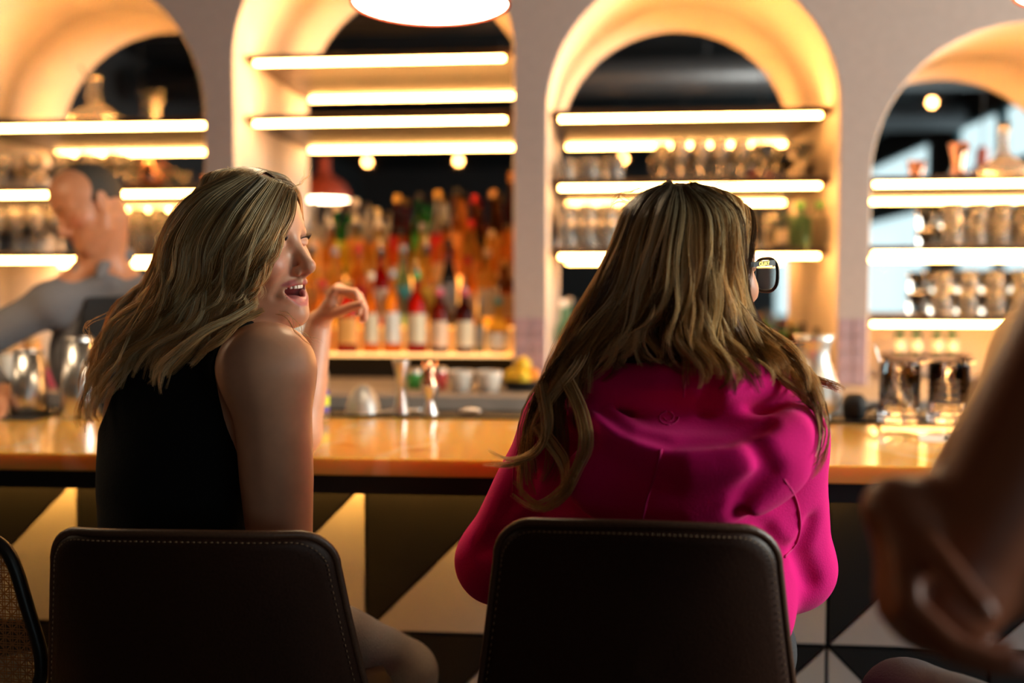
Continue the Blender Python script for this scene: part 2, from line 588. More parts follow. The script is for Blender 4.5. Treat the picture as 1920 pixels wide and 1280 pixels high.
def tri_tile(pts):
    c = np.mean(pts, axis=0)
    q = [(c + (np.array(p) - c) * (1 - g * 4 / P)).tolist() for p in pts]
    return MB().prism(q, -0.005, 0.013, 'y')


low_right = [(0, 0), (P, 0), (P, P)]
up_left = [(0, 0), (P, P), (0, P)]
low_left = [(0, 0), (P, 0), (0, P)]
up_right = [(P, 0), (P, P), (0, P)]
tmesh = {k_: tri_tile(v_).build('tile', M[m_]) for k_, v_, m_ in (('lr', low_right, 'tile_light'), ('ul', up_left, 'tile_dark'), ('ll', low_left, 'tile_light'), ('ur', up_right, 'tile_dark'))}
X0 = 0.491
for row in range(3):
    zz = 0.625 + P * (-row)
    if zz < -0.1:
        continue
    for c_ in range(-13, 8):
        flip = (row == 1 and c_ % 2 == 0) or (row == 2 and c_ % 2 == 1)
        for key in (('ll', 'ur') if flip else ('lr', 'ul')):
            o = bpy.data.objects.new('tile', tmesh[key].data)
            COL.objects.link(o)
            o.parent = bar
            o.location = (X0 + c_ * P, PY, zz if zz > 0 else 0.0)
for o in tmesh.values():
    bpy.data.objects.remove(o)

# ------------------------------------------------------------------ back counter
bc = thing('back_counter', 'grey concrete back counter running under the arches', 'counter', (0, 3.18, 0))
MB().bbox(-4.0, 3.4, 0, 1.0, 1.012, BASE_Z, 0.004).build('worktop', M['concrete'], bc)
MB().box(-4.0, 3.4, 0.04, 0.94, 0.1, 1.012).build('cabinet_body', M['black_metal'], bc)
MB().box(-4.0, 3.4, 0.09, 0.9, 0.0, 0.1).build('plinth', M['black_metal'], bc)
for i in range(9):
    x = -3.95 + i * 0.81
    dd = MB().bbox(x, x + .78, 0.02, 0.04, 0.14, 0.98, .003).build('cabinet_door', M['shelf'], bc)
    MB().tube([(x + .68, 0.004, .9), (x + .56, 0.004, .9)], .006).build('handle', M['steel'], dd)

# ------------------------------------------------------------------ shelves with their strips
SH = [(0, [2.055, 1.79, 1.53]), (1, [2.29, 2.058]), (2, [2.057, 1.798, 1.537]), (3, [1.80, 1.545, 1.284])]
ORD = ['top', 'second', 'third']
WHERE = ['in the arch beside the bartender', 'in the arch over the bottle display', 'in the arch behind the pink hoodie', 'in the arch with window reflections']
SFY = 3.80
SHELF_T = 0.024
shelf_top = {}
for ai, zs in SH:
    cx, r, sp = ARCHES[ai]
    for si, z in enumerate(zs):
        hw = r - 0.01
        if z > sp:
            hw = math.sqrt(max(r * r - (z - sp + .03) ** 2, .01)) - 0.012
        s = thing('shelf', 'dark walnut %s shelf %s, lit by a warm strip' % (ORD[si], WHERE[ai]), 'shelf', (cx, SFY, z))
        MB().bbox(-hw, hw, 0, MY - SFY - 0.002, 0, SHELF_T, 0.002, 1).build('board', M['shelf'], s)
        MB().box(-hw + .035, hw - .035, 0.006, 0.02, -0.014, 0).build('light_strip', M['led'], s)
        if si == 0 or ai == 1:
            MB().box(-hw + .03, hw - .03, 0.05, 0.062, SHELF_T, SHELF_T + 0.004).build('uplight_strip', M['led_up'], s)
        shelf_top[(ai, si)] = z + SHELF_T
# ------------------------------------------------------------------ pendant lamps over the bar and bulbs further back


def pendant(x, y, zr, label):
    t = thing('pendant_lamp', label, 'lamp', (x, y, zr), group='terracotta pendants over the bar')
    outer = [(0.165, 0), (0.165, .012), (0.160, .045), (0.142, .085), (0.108, .12), (0.066, .148), (0.044, .165), (0.036, .19), (0.034, .27), (0.026, .285), (0.0, .287)]
    inner = [(0.0, .275), (0.03, .18), (0.062, .142), (0.104, .114), (0.137, .08), (0.155, .042), (0.1595, .012), (0.1595, 0), (.165, 0)]
    MB().lathe(outer, 40).lathe(inner, 40).build('shade', M['lamp_red'], t)
    MB().lathe([(0, -.006), (0.08, -.004), (0.140, 0), (0.1585, .004), (0.157, .03), (0.0, .034)], 40).build('diffuser', M['lamp_glow'], t)
    MB().tube([(0, 0, .286), (0, 0, RZ - zr - .02)], .004, 8).build('cord', M['cord'], t)
    MB().lathe([(0, RZ - zr - .03), (.05, RZ - zr - .03), (.055, RZ - zr)], 20).build('ceiling_cap', M['cord'], t)
    return t


PL = [(-1.79, 'terracotta dome pendant lamp whose reflection hangs over the green bottle'), (-0.355, 'large glowing terracotta dome pendant at the top over the bottle arch'),
      (0.965, 'glowing terracotta pendant cut by the top corner at the right'), (2.28, 'terracotta pendant lamp over the far right end of the bar'), (-3.0, 'terracotta pendant lamp over the far left end of the bar')]
for x, lb in PL:
    pendant(x, 2.05, 1.985, lb)

for i, (x, y, z) in enumerate([(-2.38, -1.6, 2.70), (-1.45, -1.6, 2.70), (0.19, -1.6, 2.70), (2.78, -0.5, 3.0), (-3.4, -1.6, 2.70), (1.15, -1.6, 2.7)]):
    t = thing('bulb_lamp', 'small bare globe bulb on a black cord, reflected in the mirrors, number %d from the left' % (i + 1), 'lamp', (x, y, z))
    t['label'] = 'small glowing globe bulb ' + ['reflected under the second shelf left of the bottles', 'reflected over the middle of the bottles', 'reflected beside the tumblers behind the pink hoodie', 'reflected high in the arch with the window reflections', 'farthest left of the row', 'farthest right of the row'][i]
    MB().lathe([(0, -.03), (.018, -.024), (.03, 0), (.026, .018), (.014, .03), (0, .032)], 14).build('globe', M['bulb'], t)
    MB().lathe([(.015, .028), (.016, .06), (0, .062)], 12).build('socket', M['cord'], t)
    MB().tube([(0, 0, .06), (0, 0, RZ - z)], .004, 6).build('cord', M['cord'], t)

# ------------------------------------------------------------------ glassware


def wall_prof(outer, th, base):
    """Outer (r, z) profile to a closed glass wall of thickness th with a solid base."""
    inner = [(max(r - th, 0.001), z) for r, z in outer if z > base]
    return [(0, outer[0][1])] + outer + [(outer[-1][0] - th / 2, outer[-1][1] + th * .4)] + inner[::-1] + [(0, base)]


def g_tumbler(name='tumbler'):
    return MB().lathe(wall_prof([(.032, 0), (.034, .004), (.0385, .085)], .003, .012), 14).build(name, M['glass'])


def g_highball():
    return MB().lathe(wall_prof([(.028, 0), (.030, .004), (.033, .14)], .0025, .012), 14).build('highball_glass', M['glass'])


def g_coupe():
    return MB().lathe([(0, 0), (.032, 0), (.031, .003), (.006, .008), (.0035, .02), (.0035, .075), (.008, .085), (.03, .1), (.044, .125), (.046, .135), (.044, .135), (.041, .125), (.027, .104), (.006, .092), (0, .09)], 16).build('coupe_glass', M['glass'])


def g_nick():
    return MB().lathe([(0, 0), (.032, 0), (.031, .003), (.006, .008), (.0035, .02), (.0035, .065), (.012, .075), (.03, .1), (.033, .125), (.029, .15), (.0275, .15), (.031, .125), (.027, .102), (.01, .081), (0, .078)], 16).build('footed_glass', M['glass'])


def g_martini():
    return MB().lathe([(0, 0), (.036, 0), (.035, .003), (.006, .008), (.0035, .02), (.0035, .07), (.006, .078), (.05, .13), (.0485, .13), (.004, .082), (0, .081)], 16).build('martini_glass', M['glass'])


def g_wine():
    return MB().lathe([(0, 0), (.034, 0), (.033, .003), (.006, .008), (.0035, .02), (.0035, .075), (.012, .085), (.034, .11), (.04, .14), (.034, .185), (.0325, .185), (.038, .14), (.032, .112), (.01, .091), (0, .088)], 16).build('wine_glass', M['glass'])


def decanter():
    prof = [(0, 0), (.09, 0), (.108, .008), (.112, .018), (.10, .032), (.07, .052), (.035, .075), (.02, .10), (.016, .13), (.018, .17), (.027, .205), (.0255, .205), (.0165, .17), (.0145, .13), (.018, .10), (.033, .078), (.068, .056), (.098, .034), (.107, .018), (.09, .006), (0, .006)]
    return MB().lathe(prof, 28).build('body', M['glass'])


protos = {}
for kk, fn in (('tumbler', g_tumbler), ('highball', g_highball), ('coupe', g_coupe), ('nick', g_nick), ('martini', g_martini), ('wine', g_wine)):
    o = fn()
    protos[kk] = (o.name, o.data)
    bpy.data.objects.remove(o)


def glasses(kind, spots, label, group):
    nm, me = protos[kind]
    for (x, y, z) in spots:
        o = bpy.data.objects.new(nm, me)
        COL.objects.link(o)
        o.location = (x, y, z)
        o.rotation_euler = (0, 0, random.uniform(0, 6))
        tag(o, label, 'glass', group)


def row(px0, px1, Y, n, z):
    a, b = at(px0, 500, Y).x, at(px1, 500, Y).x
    return [(a + (b - a) * i / max(n - 1, 1) + random.uniform(-.003, .003), Y + random.uniform(-.006, .006), z) for i in range(n)]


z = shelf_top
A1b, A1c = z[(0, 1)], z[(0, 2)]
glasses('coupe', row(-40, 225, 3.87, 6, A1b) + row(-50, 240, 3.98, 6, A1b) + row(-50, 240, 4.09, 6, A1b), 'stemmed coupe glass in the crowded rows above the bartender', 'coupes on the shelf above the bartender')
glasses('wine', row(-40, 110, 3.87, 5, A1c) + row(-50, 380, 3.98, 12, A1c) + row(-50, 380, 4.09, 12, A1c), 'wine glass in the rows on the shelf behind the bartender\'s head', 'wine glasses behind the bartender')
glasses('highball', row(225, 375, 3.87, 5, A1c), 'highball glass on the shelf just beside the bartender\'s ear', 'highballs beside the bartender')
A3b, A3c = z[(2, 1)], z[(2, 2)]
glasses('tumbler', row(1062, 1148, 3.87, 3, A3b) + row(1062, 1150, 3.97, 3, A3b) + row(1066, 1150, 4.08, 3, A3b), 'clear tumbler at the pillar end of the shelf of footed glasses', 'tumblers on the shelf of footed glasses')
glasses('nick', row(1272, 1386, 3.87, 4, A3b) + row(1240, 1420, 3.99, 6, A3b), 'small footed glass in the middle of the shelf above the pink hoodie', 'footed glasses above the pink hoodie')
glasses('martini', row(1432, 1500, 3.88, 2, A3b) + row(1450, 1500, 4.02, 2, A3b), 'wide martini glass next to the small footed glasses', 'martini glasses above the pink hoodie')
glasses('tumbler', row(1062, 1215, 3.87, 5, A3c) + row(1062, 1215, 3.87, 5, A3c + .0862) + row(1062, 1215, 3.98, 5, A3c) + row(1062, 1215, 3.98, 5, A3c + .0862), 'clear tumbler in the double stacked block behind the blonde hair', 'double stacked tumblers behind the blonde hair')
glasses('highball', row(1400, 1445, 3.95, 2, A3c), 'tall clear highball glass beside the green capped bottles', 'highballs beside the green capped bottles')
A4b, A4c = z[(3, 1)], z[(3, 2)]
glasses('tumbler', row(1785, 1965, 4.02, 5, A4b) + row(1785, 1965, 4.12, 5, A4b) + row(1785, 1965, 4.02, 5, A4b + .0862) + row(1785, 1965, 4.12, 5, A4b + .0862), 'clear tumbler in the packed rows on the upper shelf of the window arch', 'tumblers on the upper shelf of the window arch')
glasses('tumbler', row(1768, 1965, 4.02, 5, A4c) + row(1768, 1965, 4.12, 5, A4c) + row(1768, 1965, 4.02, 5, A4c + .0862) + row(1768, 1965, 4.12, 5, A4c + .0862), 'clear tumbler in the packed rows on the lower shelf of the window arch', 'tumblers on the lower shelf of the window arch')

# decanters and vase glasses on the top shelves
for (px, ai, si, lb, mk) in ((186, 0, 0, 'wide glass ship decanter glowing gold on the top shelf above the bartender', 'glass'), (1880, 3, 0, 'wide glass ship decanter on the top shelf of the window arch', 'glass')):
    p = at(px, 200, 3.95)
    t = thing('decanter', lb, 'decanter', (p.x, 3.93, z[(ai, si)]))
    d = decanter()
    d.parent = t
    if ai == 0:
        MB().tube(catv([(-.024, 0, .075), (-.04, 0, .11), (-.034, 0, .16), (-.05, 0, .21), (-.068, 0, .235)], 14), [.006] * 13 + [.004], 8).build('handle', M['glass'], t)
for (px, ai, lb, mk) in ((294, 0, 'flared gold lit glass beside the ship decanter above the bartender', 'copper'), (1800, 3, 'flared copper cup beside the decanter in the window arch', 'copper')):
    p = at(px, 200, 3.92)
    o = MB().lathe([(0, 0), (.03, 0), (.028, .01), (.02, .03), (.024, .07), (.04, .13), (.038, .13), (.022, .072), (.017, .03), (0, .02)], 18).build('flared_cup', M['glass' if ai == 0 else 'copper'])
    o.location = (p.x, 3.92, z[(ai, 0)])
    tag(o, lb, 'cup')
p = at(272, 300, 3.9)
t = thing('copper_jug', 'small dark copper jug at the end of the coupe rows above the bartender', 'jug', (p.x + .03, 3.88, A1b), 0.4)
MB().lathe([(0, 0), (.035, 0), (.045, .03), (.042, .06), (.028, .085), (.032, .11), (.030, .11), (.026, .085), (.04, .06), (.042, .03), (0, .005)], 18).build('body', M['copper'], t)
MB().tube(catv([(.03, 0, .1), (.065, 0, .09), (.068, 0, .05), (.043, 0, .03)], 12), .004, 6).build('handle', M['copper'], t)

# ------------------------------------------------------------------ bottles
BCOL = {
    'clear': (0.95, 0.92, 0.85), 'amber': (0.95, 0.50, 0.12), 'gold': (1.0, 0.72, 0.25), 'orange': (1.0, 0.48, 0.10), 'red': (0.62, 0.02, 0.015), 'green': (0.05, 0.42, 0.05),
    'brown': (0.30, 0.11, 0.03), 'black': (0.012, 0.01, 0.01), 'pale green': (0.45, 0.75, 0.55), 'yellow': (1.0, 0.78, 0.25), 'grey blue': (0.35, 0.45, 0.50), 'dark red': (0.22, 0.02, 0.015),
}
LCOL = {'cream': (0.90, 0.74, 0.50), 'white': (0.90, 0.84, 0.74), 'orange': (0.95, 0.42, 0.10), 'red': (0.60, 0.02, 0.02), 'yellow': (0.85, 0.55, 0.06), 'teal': (0.06, 0.36, 0.36), 'black': (0.02, 0.02, 0.02),
        'peach': (0.95, 0.64, 0.42), 'grey': (0.4, 0.4, 0.4), 'green': (0.06, 0.36, 0.06), 'pink': (0.75, 0.12, 0.16), 'tan': (0.6, 0.36, 0.16), 'gold': (0.7, 0.42, 0.1), 'purple': (0.12, 0.08, 0.35), 'lime': (0.65, 0.75, 0.05), 'blue': (.05, .2, .35)}
_bm = {}


def bottle_mat(c):
    if c not in _bm:
        nm_ = c.replace(' ', '_') + '_bottle_glass'
        _bm[c] = mat(nm_, BCOL[c], 0.08, var=0) if c == 'black' else glow_glass(nm_, BCOL[c])
    return _bm[c]


_lm = {}


def label_mat(c):
    if c not in _lm:
        _lm[c] = mat(c + '_print', LCOL[c], 0.55, var=0.05)
    return _lm[c]


PROF = {   # radius, height as fractions (r of body radius, z of total height)
    'round': [(.9, 0), (1, .02), (1, .58), (.93, .65), (.6, .73), (.36, .79), (.33, .95), (.36, .955), (.36, 1.0)],
    'slim': [(.9, 0), (1, .02), (1, .5), (.88, .58), (.5, .72), (.38, .8), (.36, .95), (.4, .96), (.4, 1.0)],
    'square': [(.92, 0), (1, .02), (1, .66), (.9, .71), (.45, .75), (.34, .78), (.34, .95), (.38, .955), (.38, 1.0)],
    'flask': [(.6, 0), (.85, .04), (1, .2), (1, .34), (.85, .5), (.5, .62), (.3, .7), (.28, .95), (.32, .955), (.32, 1.0)],
    'cone': [(.92, 0), (1, .02), (.97, .15), (.75, .42), (.48, .64), (.34, .8), (.32, .95), (.36, .955), (.36, 1.0)],
    'stout': [(.9, 0), (1, .03), (1, .62), (.9, .72), (.5, .8), (.42, .83), (.42, .95), (.46, .955), (.46, 1.0)],
}


def bottle(x, y, zb, h, r, prof, glass, label, cap, text, pour=False, group=None, lab=(0.12, 0.48)):
    t = thing('bottle', text, 'bottle', (x, y, zb), random.uniform(-.4, .4), group)
    pw = 5 if prof == 'square' else None
    pr = [(a * r, b * h) for a, b in PROF[prof]]
    hb = pr[-1][1]
    MB().lathe([(0, 0)] + pr + [(0, hb)], 18, power=pw).build('body', bottle_mat(glass), t)
    if label:
        def rad(zz):
            for (a, b), (c, d) in zip(pr[:-1], pr[1:]):
                if b <= zz <= d:
                    return a + (c - a) * (zz - b) / max(d - b, 1e-6)
            return r
        lp = [(rad(hb * (lab[0] + (lab[1] - lab[0]) * q / 6)) + .0008, hb * (lab[0] + (lab[1] - lab[0]) * q / 6)) for q in range(7)]
        MB().lathe(lp, 18, power=pw).build('label', label_mat(label), t)
    if cap:
        rc = pr[-1][0] * 1.12
        MB().lathe([(rc, hb * .93), (rc, hb + .006), (rc * .9, hb + .008), (0, hb + .008)], 14).build('cap', label_mat(cap), t)
    if pour:
        MB().lathe([(.010, hb + .006), (.011, hb + .014), (.0045, hb + .02), (.0035, hb + .055), (0, hb + .055)], 10).build('pour_spout', M['steel'], t)
    return t


# stepped, lit display under the bottles
cx2, r2, _ = ARCHES[1]
TIER = [(1.164, 3.715), (1.264, 3.815), (1.364, 3.92), (1.464, 4.03)]
dsp = thing('bottle_display', 'stepped bottle display with amber lit risers in the tallest arch', 'display', (cx2, 3.715, BASE_Z))
hw = r2 - 0.012
for i, (zt, yt) in enumerate(TIER):
    y0 = yt - 3.715
    y1 = (TIER[i + 1][1] - 3.715) if i < 3 else (MY - 3.715 - .004)
    MB().box(-hw, hw, y0, y1, zt - BASE_Z - .012, zt - BASE_Z).build('step', M['step_glow'], dsp)
    if i:
        MB().box(-hw, hw, y0 + .004, y0 + .01, TIER[i - 1][0] - BASE_Z, zt - BASE_Z - .012).build('lit_riser', M['riser_dim' if i == 1 else 'riser'], dsp)
    else:
        MB().box(-hw + .25, hw, -.006, 0, zt - BASE_Z - .012, zt - BASE_Z - .003).build('lit_edge', M['lip'], dsp)
MB().box(-hw, hw, .12, .14, 0, TIER[0][0] - BASE_Z - .012).build('support', M['black_metal'], dsp)

rows = [
    # px, height, radius, profile, glass, label, cap, pour
    [(468, .30, .036, 'round', 'amber', 'cream', 'black', 0), (512, .28, .037, 'square', 'gold', 'tan', 'black', 0), (556, .29, .036, 'round', 'clear', 'white', 'teal', 0), (604, .27, .038, 'round', 'orange', 'peach', 'red', 0),
     (650, .27, .042, 'square', 'red', 'orange', 'gold', 0), (695, .30, .033, 'slim', 'orange', 'cream', 'cream', 0), (735, .31, .036, 'round', 'orange', 'white', 'grey', 0), (781, .30, .041, 'round', 'red', 'cream', 'green', 1),
     (823, .235, .037, 'stout', 'dark red', 'peach', 'pink', 1), (870, .235, .037, 'stout', 'dark red', 'cream', 'pink', 1), (899, .2, .018, 'slim', 'grey blue', 'grey', 'grey', 0), (934, .20, .046, 'flask', 'yellow', 'white', 'teal', 1)],
    [(455, .3, .036, 'round', 'gold', 'yellow', 'black', 0), (498, .29, .036, 'round', 'amber', 'white', 'red', 0), (540, .31, .035, 'slim', 'clear', 'peach', 'black', 0), (585, .3, .036, 'round', 'gold', 'orange', 'black', 1), (628, .3, .036, 'square', 'yellow', 'cream', 'grey', 0),
     (672, .31, .035, 'round', 'orange', 'red', 'red', 0), (714, .29, .036, 'round', 'red', 'white', 'black', 1), (756, .31, .034, 'slim', 'pale green', 'teal', 'grey', 0), (800, .3, .036, 'round', 'gold', 'yellow', 'black', 1),
     (842, .33, .034, 'slim', 'black', 'grey', 'black', 0), (877, .26, .034, 'slim', 'amber', 'peach', 'red', 0), (914, .29, .037, 'square', 'gold', 'cream', 'cream', 0), (953, .25, .040, 'square', 'brown', 'tan', 'gold', 0)],
    [(448, .3, .036, 'round', 'clear', 'orange', 'red', 0), (490, .3, .036, 'cone', 'amber', 'cream', 'black', 0), (534, .3, .037, 'round', 'gold', 'white', 'gold', 0), (578, .3, .036, 'round', 'gold', 'cream', 'grey', 0), (622, .29, .039, 'square', 'orange', 'orange', 'black', 1),
     (668, .3, .038, 'square', 'yellow', 'yellow', 'black', 1), (710, .31, .036, 'round', 'yellow', 'gold', 'cream', 1), (752, .28, .036, 'round', 'orange', 'peach', 'black', 0), (793, .3, .036, 'round', 'yellow', 'yellow', 'grey', 0), (836, .3, .038, 'square', 'orange', 'peach', 'black', 0),
     (884, .31, .040, 'round', 'gold', 'orange', 'red', 0), (922, .27, .035, 'flask', 'amber', 'cream', 'cream', 0), (958, .3, .034, 'square', 'amber', 'tan', 'black', 0)],
    [(444, .31, .036, 'round', 'amber', 'red', 'black', 0), (486, .31, .036, 'round', 'green', 'cream', 'gold', 0), (530, .32, .036, 'slim', 'gold', 'white', 'white', 0), (590, .3, .035, 'round', 'clear', 'peach', 'grey', 0), (632, .285, .037, 'round', 'green', 'lime', 'cream', 0),
     (668, .31, .036, 'round', 'clear', 'orange', 'white', 0), (709, .27, .034, 'round', 'clear', 'orange', 'cream', 0), (746, .325, .034, 'slim', 'dark red', 'red', 'gold', 0), (787, .33, .034, 'round', 'green', 'green', 'black', 0), (822, .34, .035, 'slim', 'clear', 'red', 'gold', 0),
     (857, .35, .038, 'cone', 'orange', 'orange', 'black', 0), (890, .32, .033, 'slim', 'brown', 'black', 'red', 0), (925, .34, .040, 'cone', 'brown', 'gold', 'tan', 0), (959, .41, .030, 'square', 'dark red', 'orange', 'orange', 0)],
]
ROWN = ['front row', 'second row', 'third row', 'back row']
NUM = ['first', 'second', 'third', 'fourth', 'fifth', 'sixth', 'seventh', 'eighth', 'ninth', 'tenth', 'eleventh', 'twelfth', 'thirteenth', 'fourteenth']
for ri, rw in enumerate(rows):
    zt, yt = TIER[ri]
    yb = yt + 0.052
    vis = 0
    for bi, (px, h, r, prof, gl, lb, cp, po) in enumerate(rw):
        x = at(px, 550, yb).x
        if x - r < cx2 - hw + .002 or x + r > cx2 + hw - .002:
            if px < 700:
                continue
            x = min(x, cx2 + hw - r - .003)
        txt = '%s bottle, %s label, %s cap, %s from the pillar in the %s' % (gl, lb, cp, NUM[len(rw) - 1 - bi], ROWN[ri])
        tall = prof == 'flask'
        bottle(x, yb, zt, h, r, prof, gl, lb, cp, txt, po, 'liquor bottles on the lit steps', lab=(0.08, 0.4) if tall else ((.1, .52) if prof == 'stout' else (.12, .5)))

# bottles and plants standing in the other niches
for px, h, r, prof, gl, lb, cp, txt, yy in (
        (1056, .30, .033, 'round', 'pale green', 'white', 'white', 'pale green bottle with white cap at the foot of the pillar', 3.82),
        (1088, .29, .034, 'round', 'dark red', 'red', 'black', 'dark red bottle beside the pale green one behind the blonde hair', 3.86),
        (1120, .31, .034, 'slim', 'amber', 'tan', 'black', 'amber bottle third from the pillar behind the blonde hair', 3.84),
        (1152, .28, .036, 'square', 'clear', 'orange', 'gold', 'clear bottle with orange label fourth from the pillar behind the blonde hair', 3.87)):
    bottle(at(px, 600, yy).x, yy, BASE_Z, h, r, prof, gl, lb, cp, txt)
for px, h, r, prof, gl, lb, cp, txt, yy in (
        (1466, .15, .024, 'round', 'grey blue', 'cream', 'black', 'small grey blue bottle with a black top beside the two green capped ones', 3.86),
        (1500, .165, .036, 'square', 'pale green', None, 'green', 'clear square bottle with green cap, nearer the small grey blue bottle', 3.87),
        (1537, .165, .036, 'square', 'clear', None, 'green', 'clear square bottle with green cap at the end of the shelf', 3.87)):
    bottle(at(px, 430, yy).x, yy, A3c, h, r, prof, gl, lb, cp, txt)
for i, px in enumerate((1687, 1718, 1757, 1785)):
    yy = 3.98
    bottle(at(px, 640, yy).x, yy, 1.155, .115, .019, 'stout', 'pale green', 'white', 'white', 'small bottle with a pale label on the low ledge, %s from the pillar' % NUM[i], group='small bottles on the low ledge')
lg = thing('ledge', 'low dark ledge carrying four small pale bottles', 'shelf', (at(1735, 640, 3.98).x, 3.93, BASE_Z))
MB().bbox(-.155, .155, 0, .11, .083, .095, .002, 1).build('board', M['shelf'], lg)
MB().box(-.15, -.14, .01, .1, 0, .083).box(.14, .15, .01, .1, 0, .083).build('bracket', M['black_metal'], lg)

# potted herbs and flowers, teal bowl and dark shaker bottles in the third arch
rnd = random.Random(4)


def herb(px, Y, lab, flower, nleaf):
    p = at(px, 600, Y)
    t = thing('potted_herb', lab, 'plant', (p.x, Y, BASE_Z))
    MB().lathe([(0, 0), (.035, 0), (.045, .08), (.042, .08), (.034, .01), (0, .01)], 16).build('pot', M['tile_pink'], t)
    MB().lathe([(0, .07), (.041, .07), (0, .074)], 14).build('soil', M['shelf'], t)
    st, lf, fl = MB(), MB(), MB()
    for i in range(9):
        a = rnd.uniform(0, 2 * PI)
        top = Vector((math.cos(a) * rnd.uniform(.01, .06), math.sin(a) * rnd.uniform(.01, .05), rnd.uniform(.14, .22)))
        st.tube([(top.x * .2, top.y * .2, .07), (top.x * .6, top.y * .6, .13), top], .002, 5)
        for j in range(nleaf):
            q = Vector((top.x * rnd.uniform(.3, 1), top.y * rnd.uniform(.3, 1), rnd.uniform(.1, top.z)))
            d = Vector((rnd.uniform(-1, 1), rnd.uniform(-1, 1), rnd.uniform(-.3, .6))).normalized()
            s_ = d.cross(Vector((0, 0, 1))).normalized()
            ln, wd = rnd.uniform(.025, .045), rnd.uniform(.009, .014)
            up = s_.cross(d) * .004
            lf.add([q, q + d * ln * .5 + s_ * wd, q + d * ln, q + d * ln * .5 - s_ * wd, q + d * ln * .5 + up], [(0, 4, 1), (1, 4, 2), (2, 4, 3), (3, 4, 0)])
        if flower and i < 4:
            for k_ in range(6):
                b_ = 2 * PI * k_ / 6
                d = Vector((math.cos(b_), math.sin(b_), .35))
                s_ = Vector((-math.sin(b_), math.cos(b_), 0))
                fl.add([top, top + d * .014 + s_ * .009, top + d * .026, top + d * .014 - s_ * .009], [(0, 1, 2, 3)])
    st.build('stem', M['leaf'], t)
    o = lf.build('foliage', M['leaf'], t)
    o['kind'] = 'stuff'
    if flower:
        fl.build('blossom', M['flower'], t)['kind'] = 'stuff'


herb(1440, 3.83, 'potted herb with red blossoms beside the glasses wearer', True, 9)
herb(1482, 3.95, 'leafy green potted herb behind the blossoming one', False, 10)
herb(1420, 3.96, 'leafy potted herb half hidden by the woman in the pink hoodie', False, 10)
for px, cl, cp, h, txt, yy in ((1505, 'black', 'black', .21, 'black bottle rising behind the teal bowl', 3.93), (1532, 'grey blue', 'black', .19, 'dark grey blue bottle rising behind the teal bowl', 3.95), (1484, 'brown', 'gold', .23, 'brown bottle standing beside the green herb', 3.785)):
    bottle(at(px, 600, yy).x, yy, BASE_Z, h, .027, 'round', cl, None, cp, txt)
p = at(1520, 600, 3.79)
o = MB().lathe([(0, 0), (.035, 0), (.04, .01), (.03, .02), (.05, .06), (.055, .09), (.052, .09), (.046, .06), (0, .03)], 20).build('teal_bowl', M['teal'])
o.location = (p.x, 3.79, BASE_Z)
tag(o, 'teal footed bowl in front of the dark bottles', 'bowl')

# ------------------------------------------------------------------ things on the back counter
for i, (px, lb) in enumerate(((865, 'white china bowl between the copper jigger and its twin bowl'), (917, 'white china bowl nearest the pillar, beside the fruit'))):
    p = at(px, 722, 3.34)
    t = MB().lathe([(0, 0), (.030, 0), (.044, .055), (.0455, .07), (.043, .07), (.041, .055), (.027, .006), (0, .006)], 24).build('bowl', M['white_china'])
    t.location = (p.x, 3.34, BASE_Z)
    tag(t, lb, 'bowl')
p = at(980, 710, 3.40)
t = thing('fruit_bowl', 'dark shallow bowl holding lemons and oranges at the foot of the pillar', 'bowl', (p.x, 3.40, BASE_Z))
MB().lathe([(0, 0), (.05, 0), (.085, .035), (.082, .037), (.045, .006), (0, .006)], 24).build('dish', M['black_metal'], t)
for i, (dx, dy, dz, mk) in enumerate(((-.035, 0, .045, 'lemon'), (.03, .01, .045, 'orange_skin'), (0, -.035, .043, 'lemon'), (-.002, .038, .046, 'orange_skin'), (0, .003, .085, 'lemon'))):
    o = MB().lathe([(0, -.033), (.012, -.03), (.026, -.016), (.03, 0), (.026, .016), (.012, .03), (0, .034)], 16).build('lemon' if mk == 'lemon' else 'orange', M[mk])
    o.location = (p.x + dx, 3.40 + dy, BASE_Z + dz)
    o.rotation_euler = (rnd.uniform(0, 1), rnd.uniform(0, 1), 0)
    tag(o, ['yellow lemon on the open side of the fruit bowl', 'orange on the pillar side of the fruit bowl', 'yellow lemon at the front of the fruit bowl', 'orange at the back of the fruit bowl', 'yellow lemon topmost in the fruit bowl'][i], 'fruit')
for px, w_, h_, c_, lb in ((777, .05, .07, 'green', 'small green tin between the two jiggers'), (825, .045, .075, 'pink', 'small pink tin beside the white bowls'), (808, .03, .06, 'white', 'small white pot behind the copper jigger')):
    p = at(px, 700, 3.42)
    t = thing('spice_tin', lb, 'tin', (p.x, 3.42, BASE_Z))
    MB().lathe([(0, 0), (w_ / 2, 0), (w_ / 2, h_ * .8), (0, h_ * .8)], 18).build('body', label_mat(c_), t)
    MB().lathe([(w_ / 2 + .001, h_ * .78), (w_ / 2 + .001, h_), (0, h_)], 18).build('lid', M['steel'], t)
for px, Y, h_, r_, c_, lb in ((18, 3.35, .14, .04, 'white', 'white canister on the back counter beside the steel shakers'), (62, 3.4, .17, .03, 'orange', 'orange topped canister behind the shorter steel shaker'), (97, 3.35, .09, .04, 'pink', 'pink pot on the back counter between the shakers')):
    p = at(px, 700, Y)
    t = thing('canister', lb, 'canister', (p.x, Y, BASE_Z))
    MB().lathe([(0, 0), (r_, 0), (r_, h_), (0, h_)], 18).build('body', label_mat(c_), t)
    MB().lathe([(r_ + .001, h_ - .02), (r_ + .001, h_ + .004), (0, h_ + .006)], 18).build('lid', label_mat('tan'), t)

# ------------------------------------------------------------------ things on the bar


